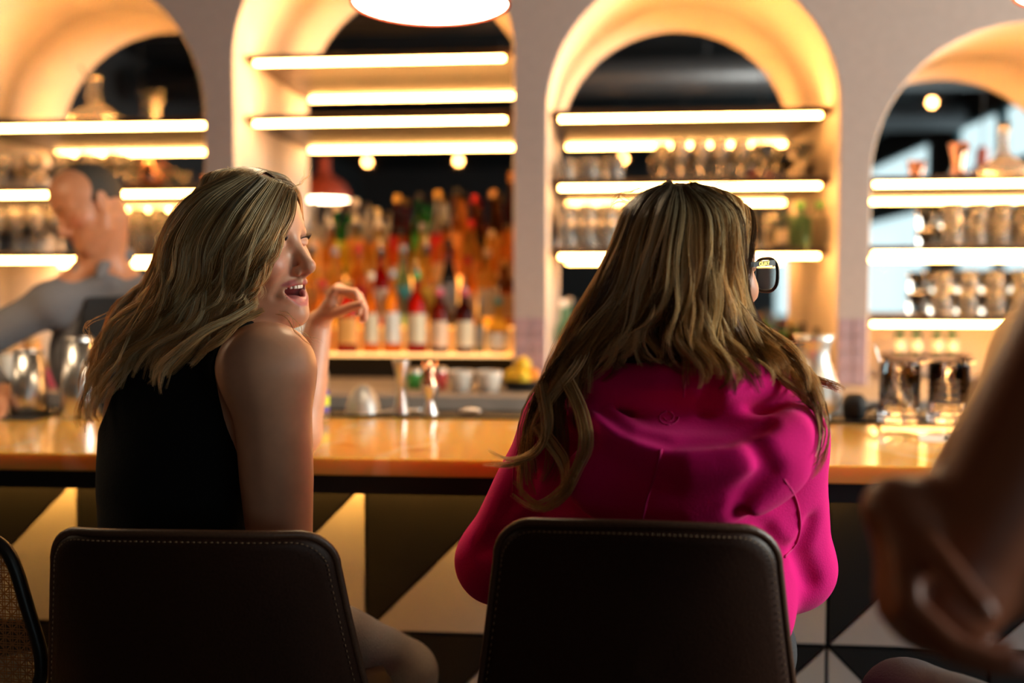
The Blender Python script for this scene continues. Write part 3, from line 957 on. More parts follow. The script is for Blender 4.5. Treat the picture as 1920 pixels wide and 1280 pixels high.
def on_bar(px, py):
    d = at(px, py, 1.0) - Vector((0, 0, 1.40))
    s_ = (BZ - 1.40) / d.z
    return Vector((d.x * s_, d.y * s_, BZ))


def shaker(px, Y, h, rb, rt, lb, dz=.0065):
    p = at(px, 700, Y)
    t = thing('shaker_tin', lb, 'shaker', (p.x, Y, BZ + dz))
    MB().lathe([(0, 0), (rb * .9, 0), (rb, .006), (rb * .99, h * .3), (rt, h), (0, h)], 32).build('tin', M['steel'], t)
    MB().lathe([(rt - .004, h), (rt - .003, h + .004), (rt - .001, h + .005), (rt + .0015, h), (rt + .001, h - .006)], 32).build('rim', M['steel'], t)


shaker(54, 2.50, .165, .046, .035, 'shorter steel cocktail shaker tin standing upside down on the black mat')
shaker(150, 2.48, .205, .048, .034, 'taller steel cocktail shaker tin between the mat and the blonde hair', .0005)
p = at(30, 775, 2.47)
mt = MB().bbox(-.30, .085, -.07, .062, 0, .006, .002, 1).build('bar_mat', M['rubber'])
mt.location = (p.x, 2.47, BZ)
tag(mt, 'black rubber bar mat under the shaker tins', 'mat')
p = at(615, 765, 2.57)
bottle(p.x, 2.50, BZ, .19, .022, 'round', 'clear', 'purple', 'white', 'small bottle with purple and lime label behind the raised forearm', lab=(.1, .4))
bt = [o for o in COL.objects if o.get('label') == 'small bottle with purple and lime label behind the raised forearm'][0]
MB().lathe([(.0229, .035), (.0229, .062)], 18).build('label_band', label_mat('lime'), bt)
p = at(680, 770, 2.58)
st = thing('hawthorne_strainer', 'dome shaped fine mesh strainer lying on the bar rail', 'strainer', (p.x, 2.585, BZ + .007))
st['label'] = 'grey dome of a fine mesh strainer turned over on the bar rail'
MB().lathe([(.046, .0), (.044, .02), (.036, .045), (.022, .066), (.008, .076), (0, .077)], 24).build('mesh_dome', M['mesh_steel'], st)
MB().tube([(.046 * math.cos(a * PI / 12), .046 * math.sin(a * PI / 12), .003) for a in range(25)], .0028, 6, cap=False).build('rim', M['steel'], st)
MB().tube(catv([(.046, 0, .003), (.09, .02, .004), (.15, .03, .006)], 8), .004, 6).build('handle', M['steel'], st)


def jigger(px, Y, h, r0, r1, waist, zw, mk, lb):
    p = at(px, 700, Y)
    t = thing('jigger', lb, 'jigger', (p.x, Y, BZ + .0065))
    MB().lathe([(r0 - .002, .004), (r0, 0), (r0, .003), (waist, zw - .004), (waist + .001, zw)], 24).build('lower_cup', M[mk], t)
    MB().lathe([(waist + .001, zw), (r1, h - .002), (r1, h), (r1 - .002, h), (waist - .002, zw + .006), (0, zw + .006)], 24).build('upper_cup', M[mk], t)


jigger(752, 2.57, .142, .021, .023, .009, .075, 'steel', 'tall slim steel jigger beside the mesh strainer')
jigger(806, 2.56, .078, .022, .024, .009, .04, 'steel', 'short steel jigger stacked under the copper one')
p = at(806, 700, 2.56)
t = thing('jigger', 'copper jigger balanced on top of the short steel one', 'jigger', (p.x, 2.56, BZ + .0065 + .078))
MB().lathe([(.02, 0), (.02, .003), (.010, .03), (.021, .062), (.019, .062), (.008, .031), (0, .03)], 24).build('cup', M['copper'], t)
o = MB().tube(catv([(0, 0, 0), (.03, .004, .003), (.055, 0, .002)], 8), [.004, .006, .008, .008, .008, .008, .006, .004], 8).build('bar_spoon', M['steel'])
pp = at(862, 772, 2.59)
o.location = (pp.x, 2.59, BZ + .012)
tag(o, 'small steel bar spoon tip lying at the rail', 'spoon')

# carafe
pp = at(1527, 700, 2.55)
t = thing('carafe', 'frosted pewter carafe with narrow neck beside the pink hoodie shoulder', 'carafe', (pp.x, 2.555, BZ + .0065))
MB().lathe([(0, 0), (.03, 0), (.032, .008), (.030, .012), (.045, .03), (.0515, .055), (.049, .08), (.038, .115), (.029, .145), (.027, .17), (.031, .195), (.037, .212), (.034, .212), (.028, .195), (.024, .17), (.026, .145), (.034, .115), (0, .06)], 36, sx=1.33, sy=1.33).build('body', M['pewter'], t)
MB().lathe([(.0365, .2115), (.038, .213), (.0365, .2145), (.033, .213)], 36, sx=1.33, sy=1.33).build('rim', M['steel'], t)
# black round thing and cable behind the carafe
pp = at(1603, 760, 2.585)
t = thing('drain_nozzle', 'black round nozzle lying behind the carafe', 'nozzle', (pp.x, 2.59, BZ + .0065))
MB().lathe([(0, 0), (.024, 0), (.028, .01), (.03, .03), (.028, .05), (.018, .062), (0, .064)], 20).build('body', M['rubber'], t)
MB().tube(catv([(.026, 0, .02), (.05, -.01, .035), (.062, 0, .02), (.06, .02, .004)], 12), .005, 8).build('hose', M['rubber'], t)

# service mat with two mixing glasses, spoon
pp = on_bar(1690, 790)
mt = MB().bbox(-.085, .32, -.01, .16, 0, .012, .003, 1).build('service_mat', M['rubber'])
mt.location = (pp.x, pp.y, BZ)
tag(mt, 'black rubber service mat under the two mixing glasses', 'mat')


def mixing_glass(px, Y, diamonds, lb):
    p = at(px, 760, Y)
    t = thing('mixing_glass', lb, 'glass', (p.x, Y, BZ + .0125))
    h, ro = .148, .047
    b = MB()
    seg, nz = 48, 30
    prof = [(0, 0), (ro - .003, 0), (ro, .004)]
    vs, fs = [], []
    for j in range(nz + 1):
        zz = .004 + (h - .004) * j / nz
        for i in range(seg):
            a = 2 * PI * i / seg
            r = ro
            if diamonds and .02 < zz < .085:
                u = (a / (2 * PI) * 12 + zz / .027) % 1
                v = (a / (2 * PI) * 12 - zz / .027) % 1
                r -= .0032 * (max(0, 1 - abs(u - .5) * 5) + max(0, 1 - abs(v - .5) * 5)) / 1.3
            elif not diamonds:
                for zc in (.05, .065, .085, .1):
                    r -= .003 * max(0, 1 - abs(zz - zc) / .005)
            if zz > h - .004:
                r -= .001
            vs.append((r * math.cos(a), r * math.sin(a), zz))
    for j in range(nz):
        for i in range(seg):
            i2 = (i + 1) % seg
            fs.append((j * seg + i, j * seg + i2, (j + 1) * seg + i2, (j + 1) * seg + i))
    ti = nz * seg
    n0 = len(vs)
    inner = [(ro - .005, h), (ro - .006, .03), (ro - .012, .022)]
    for r, zz in inner:
        for i in range(seg):
            a = 2 * PI * i / seg
            vs.append((r * math.cos(a), r * math.sin(a), zz))
    rows_ = [ti, n0, n0 + seg, n0 + 2 * seg]
    for a_, b_ in zip(rows_[:-1], rows_[1:]):
        for i in range(seg):
            i2 = (i + 1) % seg
            fs.append((a_ + i, a_ + i2, b_ + i2, b_ + i))
    fs.append(tuple(n0 + 2 * seg + i for i in range(seg)))
    fs.append(tuple(range(seg - 1, -1, -1)))
    b.add(vs, fs, True)
    b.build('body', M['crystal'], t)
    sp = MB().tube(catv([(ro - .002, 0, h - .004), (ro + .008, 0, h + .001), (ro + .016, 0, h - .002)], 6), [.008, .007, .006, .006, .005, .004], 8)
    sp.build('spout', M['crystal'], t)
    return t


mixing_glass(1686, 2.475, True, 'cut glass mixing glass with diamond pattern and a spoon in it')
mixing_glass(1778, 2.475, False, 'mixing glass with cut horizontal bands beside the diamond cut one')
p = at(1686, 760, 2.475)
o = MB().tube(catv([(.02, 0, .03), (-.02, .0, .09), (-.047, 0, .145), (-.062, 0, .19)], 14), [.012, .011, .008, .005] + [.0022] * 10, 8).build('bar_spoon', M['steel'])
o.location = (p.x, 2.475, BZ + .0125)
tag(o, 'long steel bar spoon leaning in the diamond cut mixing glass', 'spoon')
# ribbed pink cup
p = at(1836, 790, 2.20)
prof = []
for i in range(40):
    zz = .002 + .115 * i / 39
    prof.append((.036 + .008 * i / 39 + (.0009 if i % 2 else -.0009), zz))
t = MB().lathe([(0, 0), (.034, 0)] + prof + [(.042, .117), (.034, .008), (0, .006)], 32).build('ribbed_cup', M['glass_pink'])
pc = on_bar(1836, 802)
t.location = (pc.x, pc.y, BZ)
tag(t, 'pink ribbed tumbler between the mixing glasses and the folded glasses', 'cup')
# menu card and reading glasses
pc = on_bar(1775, 826)
o = MB().box(-.085, .16, -.045, .07, 0, .0015).build('menu_card', M['paper'])
o.location = (pc.x + .03, pc.y, BZ)
o.rotation_euler = (0, 0, -.25)
tag(o, 'white paper card lying under the folded glasses', 'paper')
pc = on_bar(1815, 836)
t = thing('sunglasses', 'black sunglasses lying folded out on the white card', 'glasses', (pc.x + .005, pc.y, BZ + .002), 0)
MB().tube(catv([(-.052, .0, .016), (-.043, .0, .012), (-.02, 0, .002 + .002), (.03, .01, .010), (.07, .02, .018)], 16), [.0038] * 4 + [.0026] * 12, 8).build('temple', M['black_wood'], t)
MB().tube(catv([(-.012, .05, .02), (.0, .05, .012), (.03, .06, .006), (.085, .10, .016)], 16), [.0038] * 4 + [.0026] * 12, 8).build('temple', M['black_wood'], t)
fr_ = MB()
for s_ in (0, 1):
    c_ = Vector((.098 + .014 * s_ - .02, .035 + .052 * s_, .02))
    fr_.tube([c_ + Vector((math.cos(a * PI / 10) * .006, math.cos(a * PI / 10) * .023, math.sin(a * PI / 10) * .018)) for a in range(21)], .0024, 6, cap=False)
fr_.build('front_frame', M['black_wood'], t)
# brown swing-top jar leaning at the right
pc = on_bar(1905, 790)
t = thing('swing_top_jar', 'brown glass jar with wire bail lying tilted at the right end behind the arm', 'jar', (at(1905, 640, 2.40).x, 2.40, BZ), 0)
MB().lathe([(0, 0), (.05, 0), (.054, .01), (.054, .115), (.045, .135), (.035, .145), (.035, .16), (0, .16)], 28).build('body', bottle_mat('brown'), t)
MB().lathe([(.038, .155), (.040, .165), (.036, .18), (0, .184)], 24).build('lid', M['black_wood'], t)
MB().tube(catv([(-.042, 0, .14), (-.038, 0, .18), (-.015, 0, .207), (.015, 0, .207), (.038, 0, .18), (.042, 0, .14)], 20), .0018, 6).build('wire_bail', M['steel'], t)
# ------------------------------------------------------------------ sculpting with distance fields


def axis(lo, hi, coarse, fine_zones=()):
    """Grid line positions, denser inside the (a, b, step) zones."""
    out, p = [lo], lo
    while p < hi:
        st = coarse
        for a, b, s in fine_zones:
            if a <= p < b:
                st = min(st, s)
            elif p < a < p + st:
                st = min(st, max(a - p, s))
        p += st
        out.append(p)
    return np.array(out, np.float32)


def V3(p):
    return np.array(tuple(p), np.float64)


class Field:
    def __init__(self, xs, ys, zs):
        self.ax = (xs, ys, zs)
        self.v = np.full((len(xs), len(ys), len(zs)), 0.25, np.float32)
        self.M = np.eye(4)          # local frame of the primitives
        self.Mi = np.eye(4)

    def frame(self, M=None):
        self.M = np.eye(4) if M is None else np.array(M, float)
        self.Mi = np.linalg.inv(self.M)
        return self

    def copy(self):
        f = Field.__new__(Field)
        f.ax, f.v, f.M, f.Mi = self.ax, self.v.copy(), self.M, self.Mi
        return f

    def _apply(self, fn, lo, hi, k, mode, pad):
        lo, hi = np.array(lo) - pad, np.array(hi) + pad
        cs = np.array([[x, y, z, 1] for x in (lo[0], hi[0]) for y in (lo[1], hi[1]) for z in (lo[2], hi[2])])
        wc = (cs @ self.M.T)[:, :3]
        a, b = wc.min(0), wc.max(0)
        sl = []
        for d in range(3):
            i0 = max(int(np.searchsorted(self.ax[d], a[d])) - 1, 0)
            i1 = min(int(np.searchsorted(self.ax[d], b[d])) + 1, len(self.ax[d]))
            if i1 <= i0:
                return self
            sl.append(slice(i0, i1))
        X = self.ax[0][sl[0]][:, None, None]
        Y = self.ax[1][sl[1]][None, :, None]
        Z = self.ax[2][sl[2]][None, None, :]
        m = self.Mi.astype(np.float32)
        if np.allclose(m, np.eye(4)):
            x, y, z = X, Y, Z
        else:
            x = m[0, 0] * X + m[0, 1] * Y + m[0, 2] * Z + m[0, 3]
            y = m[1, 0] * X + m[1, 1] * Y + m[1, 2] * Z + m[1, 3]
            z = m[2, 0] * X + m[2, 1] * Y + m[2, 2] * Z + m[2, 3]
        d = fn(x, y, z).astype(np.float32)
        s = tuple(sl)
        o = self.v[s]
        if mode == 'add':
            if k > 0:
                h = np.maximum(k - np.abs(o - d), 0) / k
                self.v[s] = np.minimum(o, d) - h * h * (k / 4)
            else:
                self.v[s] = np.minimum(o, d)
        else:
            d = -d
            if k > 0:
                h = np.maximum(k - np.abs(o - d), 0) / k
                self.v[s] = np.maximum(o, d) + h * h * (k / 4)
            else:
                self.v[s] = np.maximum(o, d)
        return self

    def ell(self, c, r, k=0.02, mode='add', rot=None):
        fn, e = f_ell(c, r, rot)
        c = V3(c)
        return self._apply(fn, c - e, c + e, k, mode, k + 0.03)

    def sph(self, c, r, k=0.02, mode='add'):
        return self.ell(c, (r, r, r), k, mode)

    def cap(self, a, b, ra, rb=None, k=0.02, mode='add'):
        return self.chain([a, b], [ra, ra if rb is None else rb], k, mode)

    def chain(self, pts, rs, k=0.02, mode='add'):
        fn = f_chain(pts, rs)
        P = np.array([tuple(p) for p in pts], float)
        R = max(rs)
        return self._apply(fn, P.min(0) - R, P.max(0) + R, k, mode, k + 0.03)

    def box(self, c, h, r=0.0, k=0.0, mode='add'):
        c, h = V3(c), V3(h)

        def fn(x, y, z):
            qx, qy, qz = np.abs(x - c[0]) - h[0] + r, np.abs(y - c[1]) - h[1] + r, np.abs(z - c[2]) - h[2] + r
            return np.sqrt(np.maximum(qx, 0) ** 2 + np.maximum(qy, 0) ** 2 + np.maximum(qz, 0) ** 2) + np.minimum(np.maximum(qx, np.maximum(qy, qz)), 0) - r
        return self._apply(fn, c - h, c + h, k, mode, k + 0.03)

    def sample(self, P):
        """Trilinear value at world points P (n, 3)."""
        idx, w = [], []
        for d in range(3):
            a = self.ax[d]
            i = np.clip(np.searchsorted(a, P[:, d]) - 1, 0, len(a) - 2)
            idx.append(i)
            w.append(np.clip((P[:, d] - a[i]) / (a[i + 1] - a[i]), 0, 1))
        out = 0
        for i in (0, 1):
            for j in (0, 1):
                for k in (0, 1):
                    ww = (w[0] if i else 1 - w[0]) * (w[1] if j else 1 - w[1]) * (w[2] if k else 1 - w[2])
                    out = out + ww * self.v[idx[0] + i, idx[1] + j, idx[2] + k]
        return out

    def grad(self, P, h=0.004):
        g = np.stack([self.sample(P + np.eye(3)[d] * h) - self.sample(P - np.eye(3)[d] * h) for d in range(3)], 1)
        return g / np.maximum(np.linalg.norm(g, axis=1, keepdims=True), 1e-6)

    def mesh(self):
        """Naive surface nets: (vertices, quads)."""
        v = self.v.copy()
        for d in range(3):                                  # close the surface at the border of the grid
            s0, s1 = [slice(None)] * 3, [slice(None)] * 3
            s0[d], s1[d] = 0, -1
            v[tuple(s0)] = np.maximum(v[tuple(s0)], 1e-3)
            v[tuple(s1)] = np.maximum(v[tuple(s1)], 1e-3)
        ins = v < 0
        n = v.shape
        nc = (n[0] - 1, n[1] - 1, n[2] - 1)
        ncell = nc[0] * nc[1] * nc[2]
        acc_i, acc_p, quads = [], [], []
        for d in range(3):
            a = [slice(None)] * 3
            b = [slice(None)] * 3
            a[d], b[d] = slice(0, -1), slice(1, None)
            cross = ins[tuple(a)] != ins[tuple(b)]
            I = np.array(np.nonzero(cross))
            J = I.copy()
            J[d] += 1
            va, vb = v[tuple(I)], v[tuple(J)]
            t = va / (va - vb)
            P = np.stack([self.ax[q][I[q]] for q in range(3)], 1).astype(np.float64)
            P[:, d] += t * (self.ax[d][J[d]] - self.ax[d][I[d]])
            u, w = (d + 1) % 3, (d + 2) % 3
            ok = (I[u] > 0) & (I[w] > 0) & (I[u] < n[u] - 1) & (I[w] < n[w] - 1)
            ids = []
            for du, dw in ((-1, -1), (0, -1), (0, 0), (-1, 0)):
                C = I.copy()
                C[u] += du
                C[w] += dw
                good = np.ones(C.shape[1], bool)
                for q in range(3):
                    good &= (C[q] >= 0) & (C[q] < nc[q])
                cid = (C[0] * nc[1] + C[1]) * nc[2] + C[2]
                acc_i.append(cid[good])
                acc_p.append(P[good])
                ids.append(cid)
            Q = np.stack(ids, 1)[ok]
            fl = va[ok] > 0
            Q[fl] = Q[fl][:, ::-1]
            quads.append(Q)
        ci, cp = np.concatenate(acc_i), np.concatenate(acc_p)
        uniq, inv = np.unique(ci, return_inverse=True)
        cnt = np.bincount(inv)
        verts = np.stack([np.bincount(inv, cp[:, q]) / cnt for q in range(3)], 1)
        Q = np.searchsorted(uniq, np.concatenate(quads))
        return verts, Q


def f_ell(c, r, rot=None):
    c, r = V3(c), V3(r)
    R = None if rot is None else np.array(Euler(rot).to_matrix()).T
    e = r if R is None else np.full(3, r.max())

    def fn(x, y, z):
        x, y, z = x - c[0], y - c[1], z - c[2]
        if R is not None:
            x, y, z = R[0, 0] * x + R[0, 1] * y + R[0, 2] * z, R[1, 0] * x + R[1, 1] * y + R[1, 2] * z, R[2, 0] * x + R[2, 1] * y + R[2, 2] * z
        k0 = np.sqrt((x / r[0]) ** 2 + (y / r[1]) ** 2 + (z / r[2]) ** 2)
        k1 = np.sqrt((x / r[0] ** 2) ** 2 + (y / r[1] ** 2) ** 2 + (z / r[2] ** 2) ** 2) + 1e-9
        return k0 * (k0 - 1) / k1
    return fn, e


def f_chain(pts, rs):
    pts = [V3(p) for p in pts]

    def fn(x, y, z):
        out = None
        for a, b, ra, rb in zip(pts[:-1], pts[1:], rs[:-1], rs[1:]):
            ab = b - a
            L2 = float(ab @ ab) + 1e-12
            px, py, pz = x - a[0], y - a[1], z - a[2]
            t = np.clip((px * ab[0] + py * ab[1] + pz * ab[2]) / L2, 0, 1)
            d = np.sqrt((px - t * ab[0]) ** 2 + (py - t * ab[1]) ** 2 + (pz - t * ab[2]) ** 2) - (ra + (rb - ra) * t)
            out = d if out is None else np.minimum(out, d)
        return out
    return fn


def raw_mesh(name, verts, quads, mat_, parent=None, cols=None, smooth=True):
    me = bpy.data.meshes.new(name)
    nv, nf, ns = len(verts), len(quads), quads.shape[1]
    me.vertices.add(nv)
    me.vertices.foreach_set('co', np.ascontiguousarray(verts, np.float32).ravel())
    me.loops.add(nf * ns)
    me.loops.foreach_set('vertex_index', np.ascontiguousarray(quads, np.int32).ravel())
    me.polygons.add(nf)
    me.polygons.foreach_set('loop_start', np.arange(0, nf * ns, ns, dtype=np.int32))
    me.polygons.foreach_set('loop_total', np.full(nf, ns, np.int32))
    me.polygons.foreach_set('use_smooth', np.full(nf, smooth, bool))
    me.update(calc_edges=True)
    if cols is not None:
        a = me.color_attributes.new('Col', 'FLOAT_COLOR', 'POINT')
        a.data.foreach_set('color', np.hstack([cols, np.ones((nv, 1))]).astype(np.float32).ravel())
    me.materials.append(mat_)
    o = bpy.data.objects.new(name, me)
    COL.objects.link(o)
    if parent is not None:
        o.parent = parent
    return o


def relax(verts, quads, it=1, f=0.5):
    """Laplacian smoothing over the quad edges."""
    e = np.concatenate([quads[:, [i, (i + 1) % 4]] for i in range(4)])
    for _ in range(it):
        s = np.stack([np.bincount(e[:, 0], verts[e[:, 1], q], len(verts)) + np.bincount(e[:, 1], verts[e[:, 0], q], len(verts)) for q in range(3)], 1)
        c = np.bincount(e[:, 0], minlength=len(verts)) + np.bincount(e[:, 1], minlength=len(verts))
        verts = verts * (1 - f) + f * s / np.maximum(c, 1)[:, None]
    return verts


def sstep(a, b, x):
    t = np.clip((x - a) / (b - a), 0, 1)
    return t * t * (3 - 2 * t)


SKIN = (0.62, 0.315, 0.19)


def head_matrix(origin, theta, pitch=0.0, roll=0.0, scale=1.0):
    """Local head frame (face +Y, person's right +X) placed in the room."""
    return np.array(Matrix.Translation(Vector(origin)) @ Euler((0, 0, math.radians(theta))).to_matrix().to_4x4()
                    @ Euler((math.radians(pitch), 0, 0)).to_matrix().to_4x4() @ Euler((0, math.radians(roll), 0)).to_matrix().to_4x4() @ Matrix.Scale(scale, 4))


def sculpt_head(F, M_, male=False, mouth='closed', lids=0.35, jaw_drop=0.0, smile=0.0):
    F.frame(M_)
    w = 1.04 if male else 1.0
    jd = jaw_drop
    F.ell((0, -.010 if not male else -.014, .030), (.073 * w, .089 if not male else .096, .087), 0)
    F.ell((0, .020, .045), (.064 * w, .066, .062), .03)
    F.ell((0, .032, -.032), (.057 * w, .056, .078), .03)
    for s in (-1, 1):
        F.chain([(s * .056 * w, -.002, -.045), (s * .050 * w, .012, -.074 - jd * .5), (s * .018, .066, -.100 - jd)], [.019, .017 if not male else .02, .017], .028)
        F.sph((s * .042, .050, -.024), .025, .02)
        if smile:
            F.ell((s * .037, .068, -.036), (.018, .016, .015), .018)
    F.sph((0, .074, -.100 - jd), .0175 if not male else .02, .02)
    F.ell((0, .060, -.072 - jd * .4), (.036, .030, .030), .018)
    F.chain([(-.046, .062, .019), (-.022, .077, .021), (.022, .077, .021), (.046, .062, .019)], [.010, .011, .011, .010], .016)
    for s in (-1, 1):
        F.ell((s * .032, .089, .0), (.019, .014, .0115), .012, 'sub')
    # nose
    F.chain([(0, .078, .010), (0, .094, -.014), (0, .106, -.036)], [.0085, .0085, .0095], .012)
    F.sph((0, .107, -.040), .0108, .008)
    for s in (-1, 1):
        F.sph((s * .0128, .095, -.045), .0082, .006)
        F.ell((s * .0068, .101, -.0535), (.0038, .006, .0048), .003, 'sub')
    F.cap((0, .100, -.050), (0, .088, -.058), .005, .007, .006)
    # eyes with lids
    for s in (-1, 1):
        e = np.array([s * .0315, .0715, 0.0])
        F.sph(e, .0118, .002)
        for up, rr in ((1, .0031), (-1, .0026)):
            pts = []
            for q in np.linspace(-1, 1, 9):
                a = q * 1.05
                h = up * (.0052 * (1 - q * q)) * (1.0 - (lids if up > 0 else 0.2)) + (.0008 if up > 0 else 0)
                rad = .0126
                pts.append(e + np.array([math.sin(a) * rad * 1.08, math.cos(a) * rad, h - .0009 * s * q * 0]))
            F.chain(pts, [rr * .7] + [rr] * 7 + [rr * .7], .004)
        F.chain([(s * .018, .078, .011), (s * .032, .0815, .0135), (s * .046, .070, .010)], [.004, .005, .004], .008)
    # mouth
    if mouth == 'open':
        F.ell((0, .086, -.0775), (.030, .024, .0145), .004, 'sub')
        F.ell((0, .080, -.087), (.0205, .032, .0135), .006, 'sub')
        up = [(-.0325, .066, -.0655), (-.020, .0845, -.0635), (-.006, .0930, -.0620), (0, .0920, -.0630), (.006, .0930, -.0620), (.020, .0845, -.0635), (.0325, .066, -.0655)]
        lo = [(-.0320, .065, -.0690), (-.0235, .0785, -.0865), (-.009, .0860, -.0985), (.009, .0860, -.0985), (.0235, .0785, -.0865), (.0320, .065, -.0690)]
        F.chain(up, [.0030, .0042, .0048, .0042, .0048, .0042, .0030], .004)
        F.chain(lo, [.0030, .0046, .0056, .0056, .0046, .0030], .005)
        F.ell((0, .067, -.0915), (.0190, .022, .0095), .004)
        for s in (-1, 1):                                    # smile folds
            F.chain([(s * .019, .097, -.045), (s * .034, .084, -.058), (s * .041, .070, -.080)], [.0010, .0017, .0010], .014, 'sub')
    else:
        wd = .024 + smile * .004
        F.chain([(-wd, .074, -.073 + smile * .003), (-.012, .0885, -.0705), (-.004, .0925, -.0690), (0, .0915, -.0698), (.004, .0925, -.0690), (.012, .0885, -.0705), (wd, .074, -.073 + smile * .003)], [.0028, .0044, .0050, .0046, .0050, .0044, .0028], .006)
        F.chain([(-wd * .9, .074, -.0750), (-.011, .0875, -.0795), (0, .0905, -.0810), (.011, .0875, -.0795), (wd * .9, .074, -.0750)], [.0028, .0052, .0062, .0052, .0028], .006)
        F.chain([(-wd, .078, -.0738), (-.012, .0935, -.0750), (0, .097, -.0748), (.012, .0935, -.0750), (wd, .078, -.0738)], [.0008] * 5, .004, 'sub')
    # ears
    for s in (-1, 1):
        F.ell((s * .0745 * w, -.012, -.006), (.0075, .019, .030), .006, rot=(0.15, s * .22, s * -.35))
        F.ell((s * .0825 * w, -.008, -.003), (.005, .010, .017), .005, 'sub', rot=(0.15, s * .22, s * -.35))
        F.sph((s * .073 * w, -.002, -.033), .0075, .006)
    F.frame()


def neck(F, M_, base, r0=.052, r1=.062, k=.03):
    top = (np.array(M_) @ np.array([0, -.032, -.055, 1]))[:3]
    F.cap(top, base, r0, r1, k)


def paint_head(verts, cols, M_, male=False, mouth='closed', brow=(0.10, 0.055, 0.03), lip=(0.50, 0.13, 0.12), iris=(0.10, 0.07, 0.04), jd=0.0, blush=0.5):
    P = np.hstack([verts, np.ones((len(verts), 1))]) @ np.linalg.inv(np.array(M_)).T
    x, y, z = P[:, 0], P[:, 1], P[:, 2]
    ax_ = np.abs(x)
    near = (ax_ < .12) & (y > -.15) & (y < .15) & (np.abs(z) < .16)

    def put(mask, c, m=1.0):
        k = (mask * near * m)[:, None]
        cols[:] = cols * (1 - k) + np.array(c) * k
    put(np.exp(-(((ax_ - .045) / .022) ** 2 + ((z + .028) / .018) ** 2)) * (y > .03), (0.62, 0.20, 0.15), blush)
    put(np.exp(-((x / .014) ** 2 + ((z + .042) / .014) ** 2)) * (y > .085), (0.60, 0.24, 0.17), blush * .6)
    if mouth == 'open':
        d = f_chain([(-.0325, .066, -.0655), (-.020, .0845, -.0635), (0, .0925, -.0625), (.020, .0845, -.0635), (.0325, .066, -.0655)], [.003, .0048, .0054, .0048, .003])(x, y, z)
        d2 = f_chain([(-.0320, .065, -.0690), (-.0235, .0785, -.0865), (-.009, .0860, -.0985), (.009, .0860, -.0985), (.0235, .0785, -.0865), (.0320, .065, -.0690)], [.003, .005, .006, .006, .005, .003])(x, y, z)
        cav = (f_ell((0, .082, -.0795), (.0300, .0255, .0165))[0](x, y, z) < .001) | (f_ell((0, .074, -.087), (.0212, .032, .0150))[0](x, y, z) < .001)
        put(cav & (np.minimum(d, d2) > .0012) & (ax_ < .029), (0.16, 0.025, 0.025))
        tg = f_ell((0, .067, -.0915), (.0200, .0235, .0110))[0](x, y, z)
        put(cav & (tg < .0012) & (d2 > .001), (0.66, 0.24, 0.22))
        put(1 - sstep(.0, .0016, np.minimum(d, d2)), lip)
    else:
        d = f_chain([(-.024, .074, -.073), (-.012, .0885, -.0705), (0, .092, -.0695), (.012, .0885, -.0705), (.024, .074, -.073)], [.0026, .0044, .005, .0044, .0026])(x, y, z)
        d2 = f_chain([(-.022, .074, -.0750), (-.011, .0875, -.0795), (0, .0905, -.0810), (.011, .0875, -.0795), (.022, .074, -.0750)], [.0026, .005, .006, .005, .0026])(x, y, z)
        put(1 - sstep(.0, .0018, np.minimum(d, d2)), lip)
    for s in (-1, 1):
        dd = f_chain([(s * .014, .083, .0185), (s * .030, .0845, .0245), (s * .048, .068, .0185)], [.0035, .0032, .0015])(x, y, z)
        put((1 - sstep(.001, .0045, dd)) * (y > .04), brow, .85)
        e = np.array([s * .0315, .0715, 0.0])
        re = np.sqrt((x - e[0]) ** 2 + (y - e[1]) ** 2 + (z - e[2]) ** 2)
        eye = (re < .0124) & (y > .07)
        put(eye, (0.72, 0.68, 0.64))
        ri = np.sqrt((x - e[0]) ** 2 + (z - e[2]) ** 2)
        put(eye & (ri < .0056), iris)
        put(eye & (ri < .0025), (0.01, 0.01, 0.01))
        lid = f_chain([e + np.array([math.sin(q * 1.05) * .0137, math.cos(q * 1.05) * .0128, .0042 * (1 - q * q) * .8 + .0008]) for q in np.linspace(-1, 1, 9)], [.0012] * 9)(x, y, z)
        put((1 - sstep(.0, .0018, lid)) * (re > .0121), (0.08, 0.04, 0.03), .7 if not male else .3)


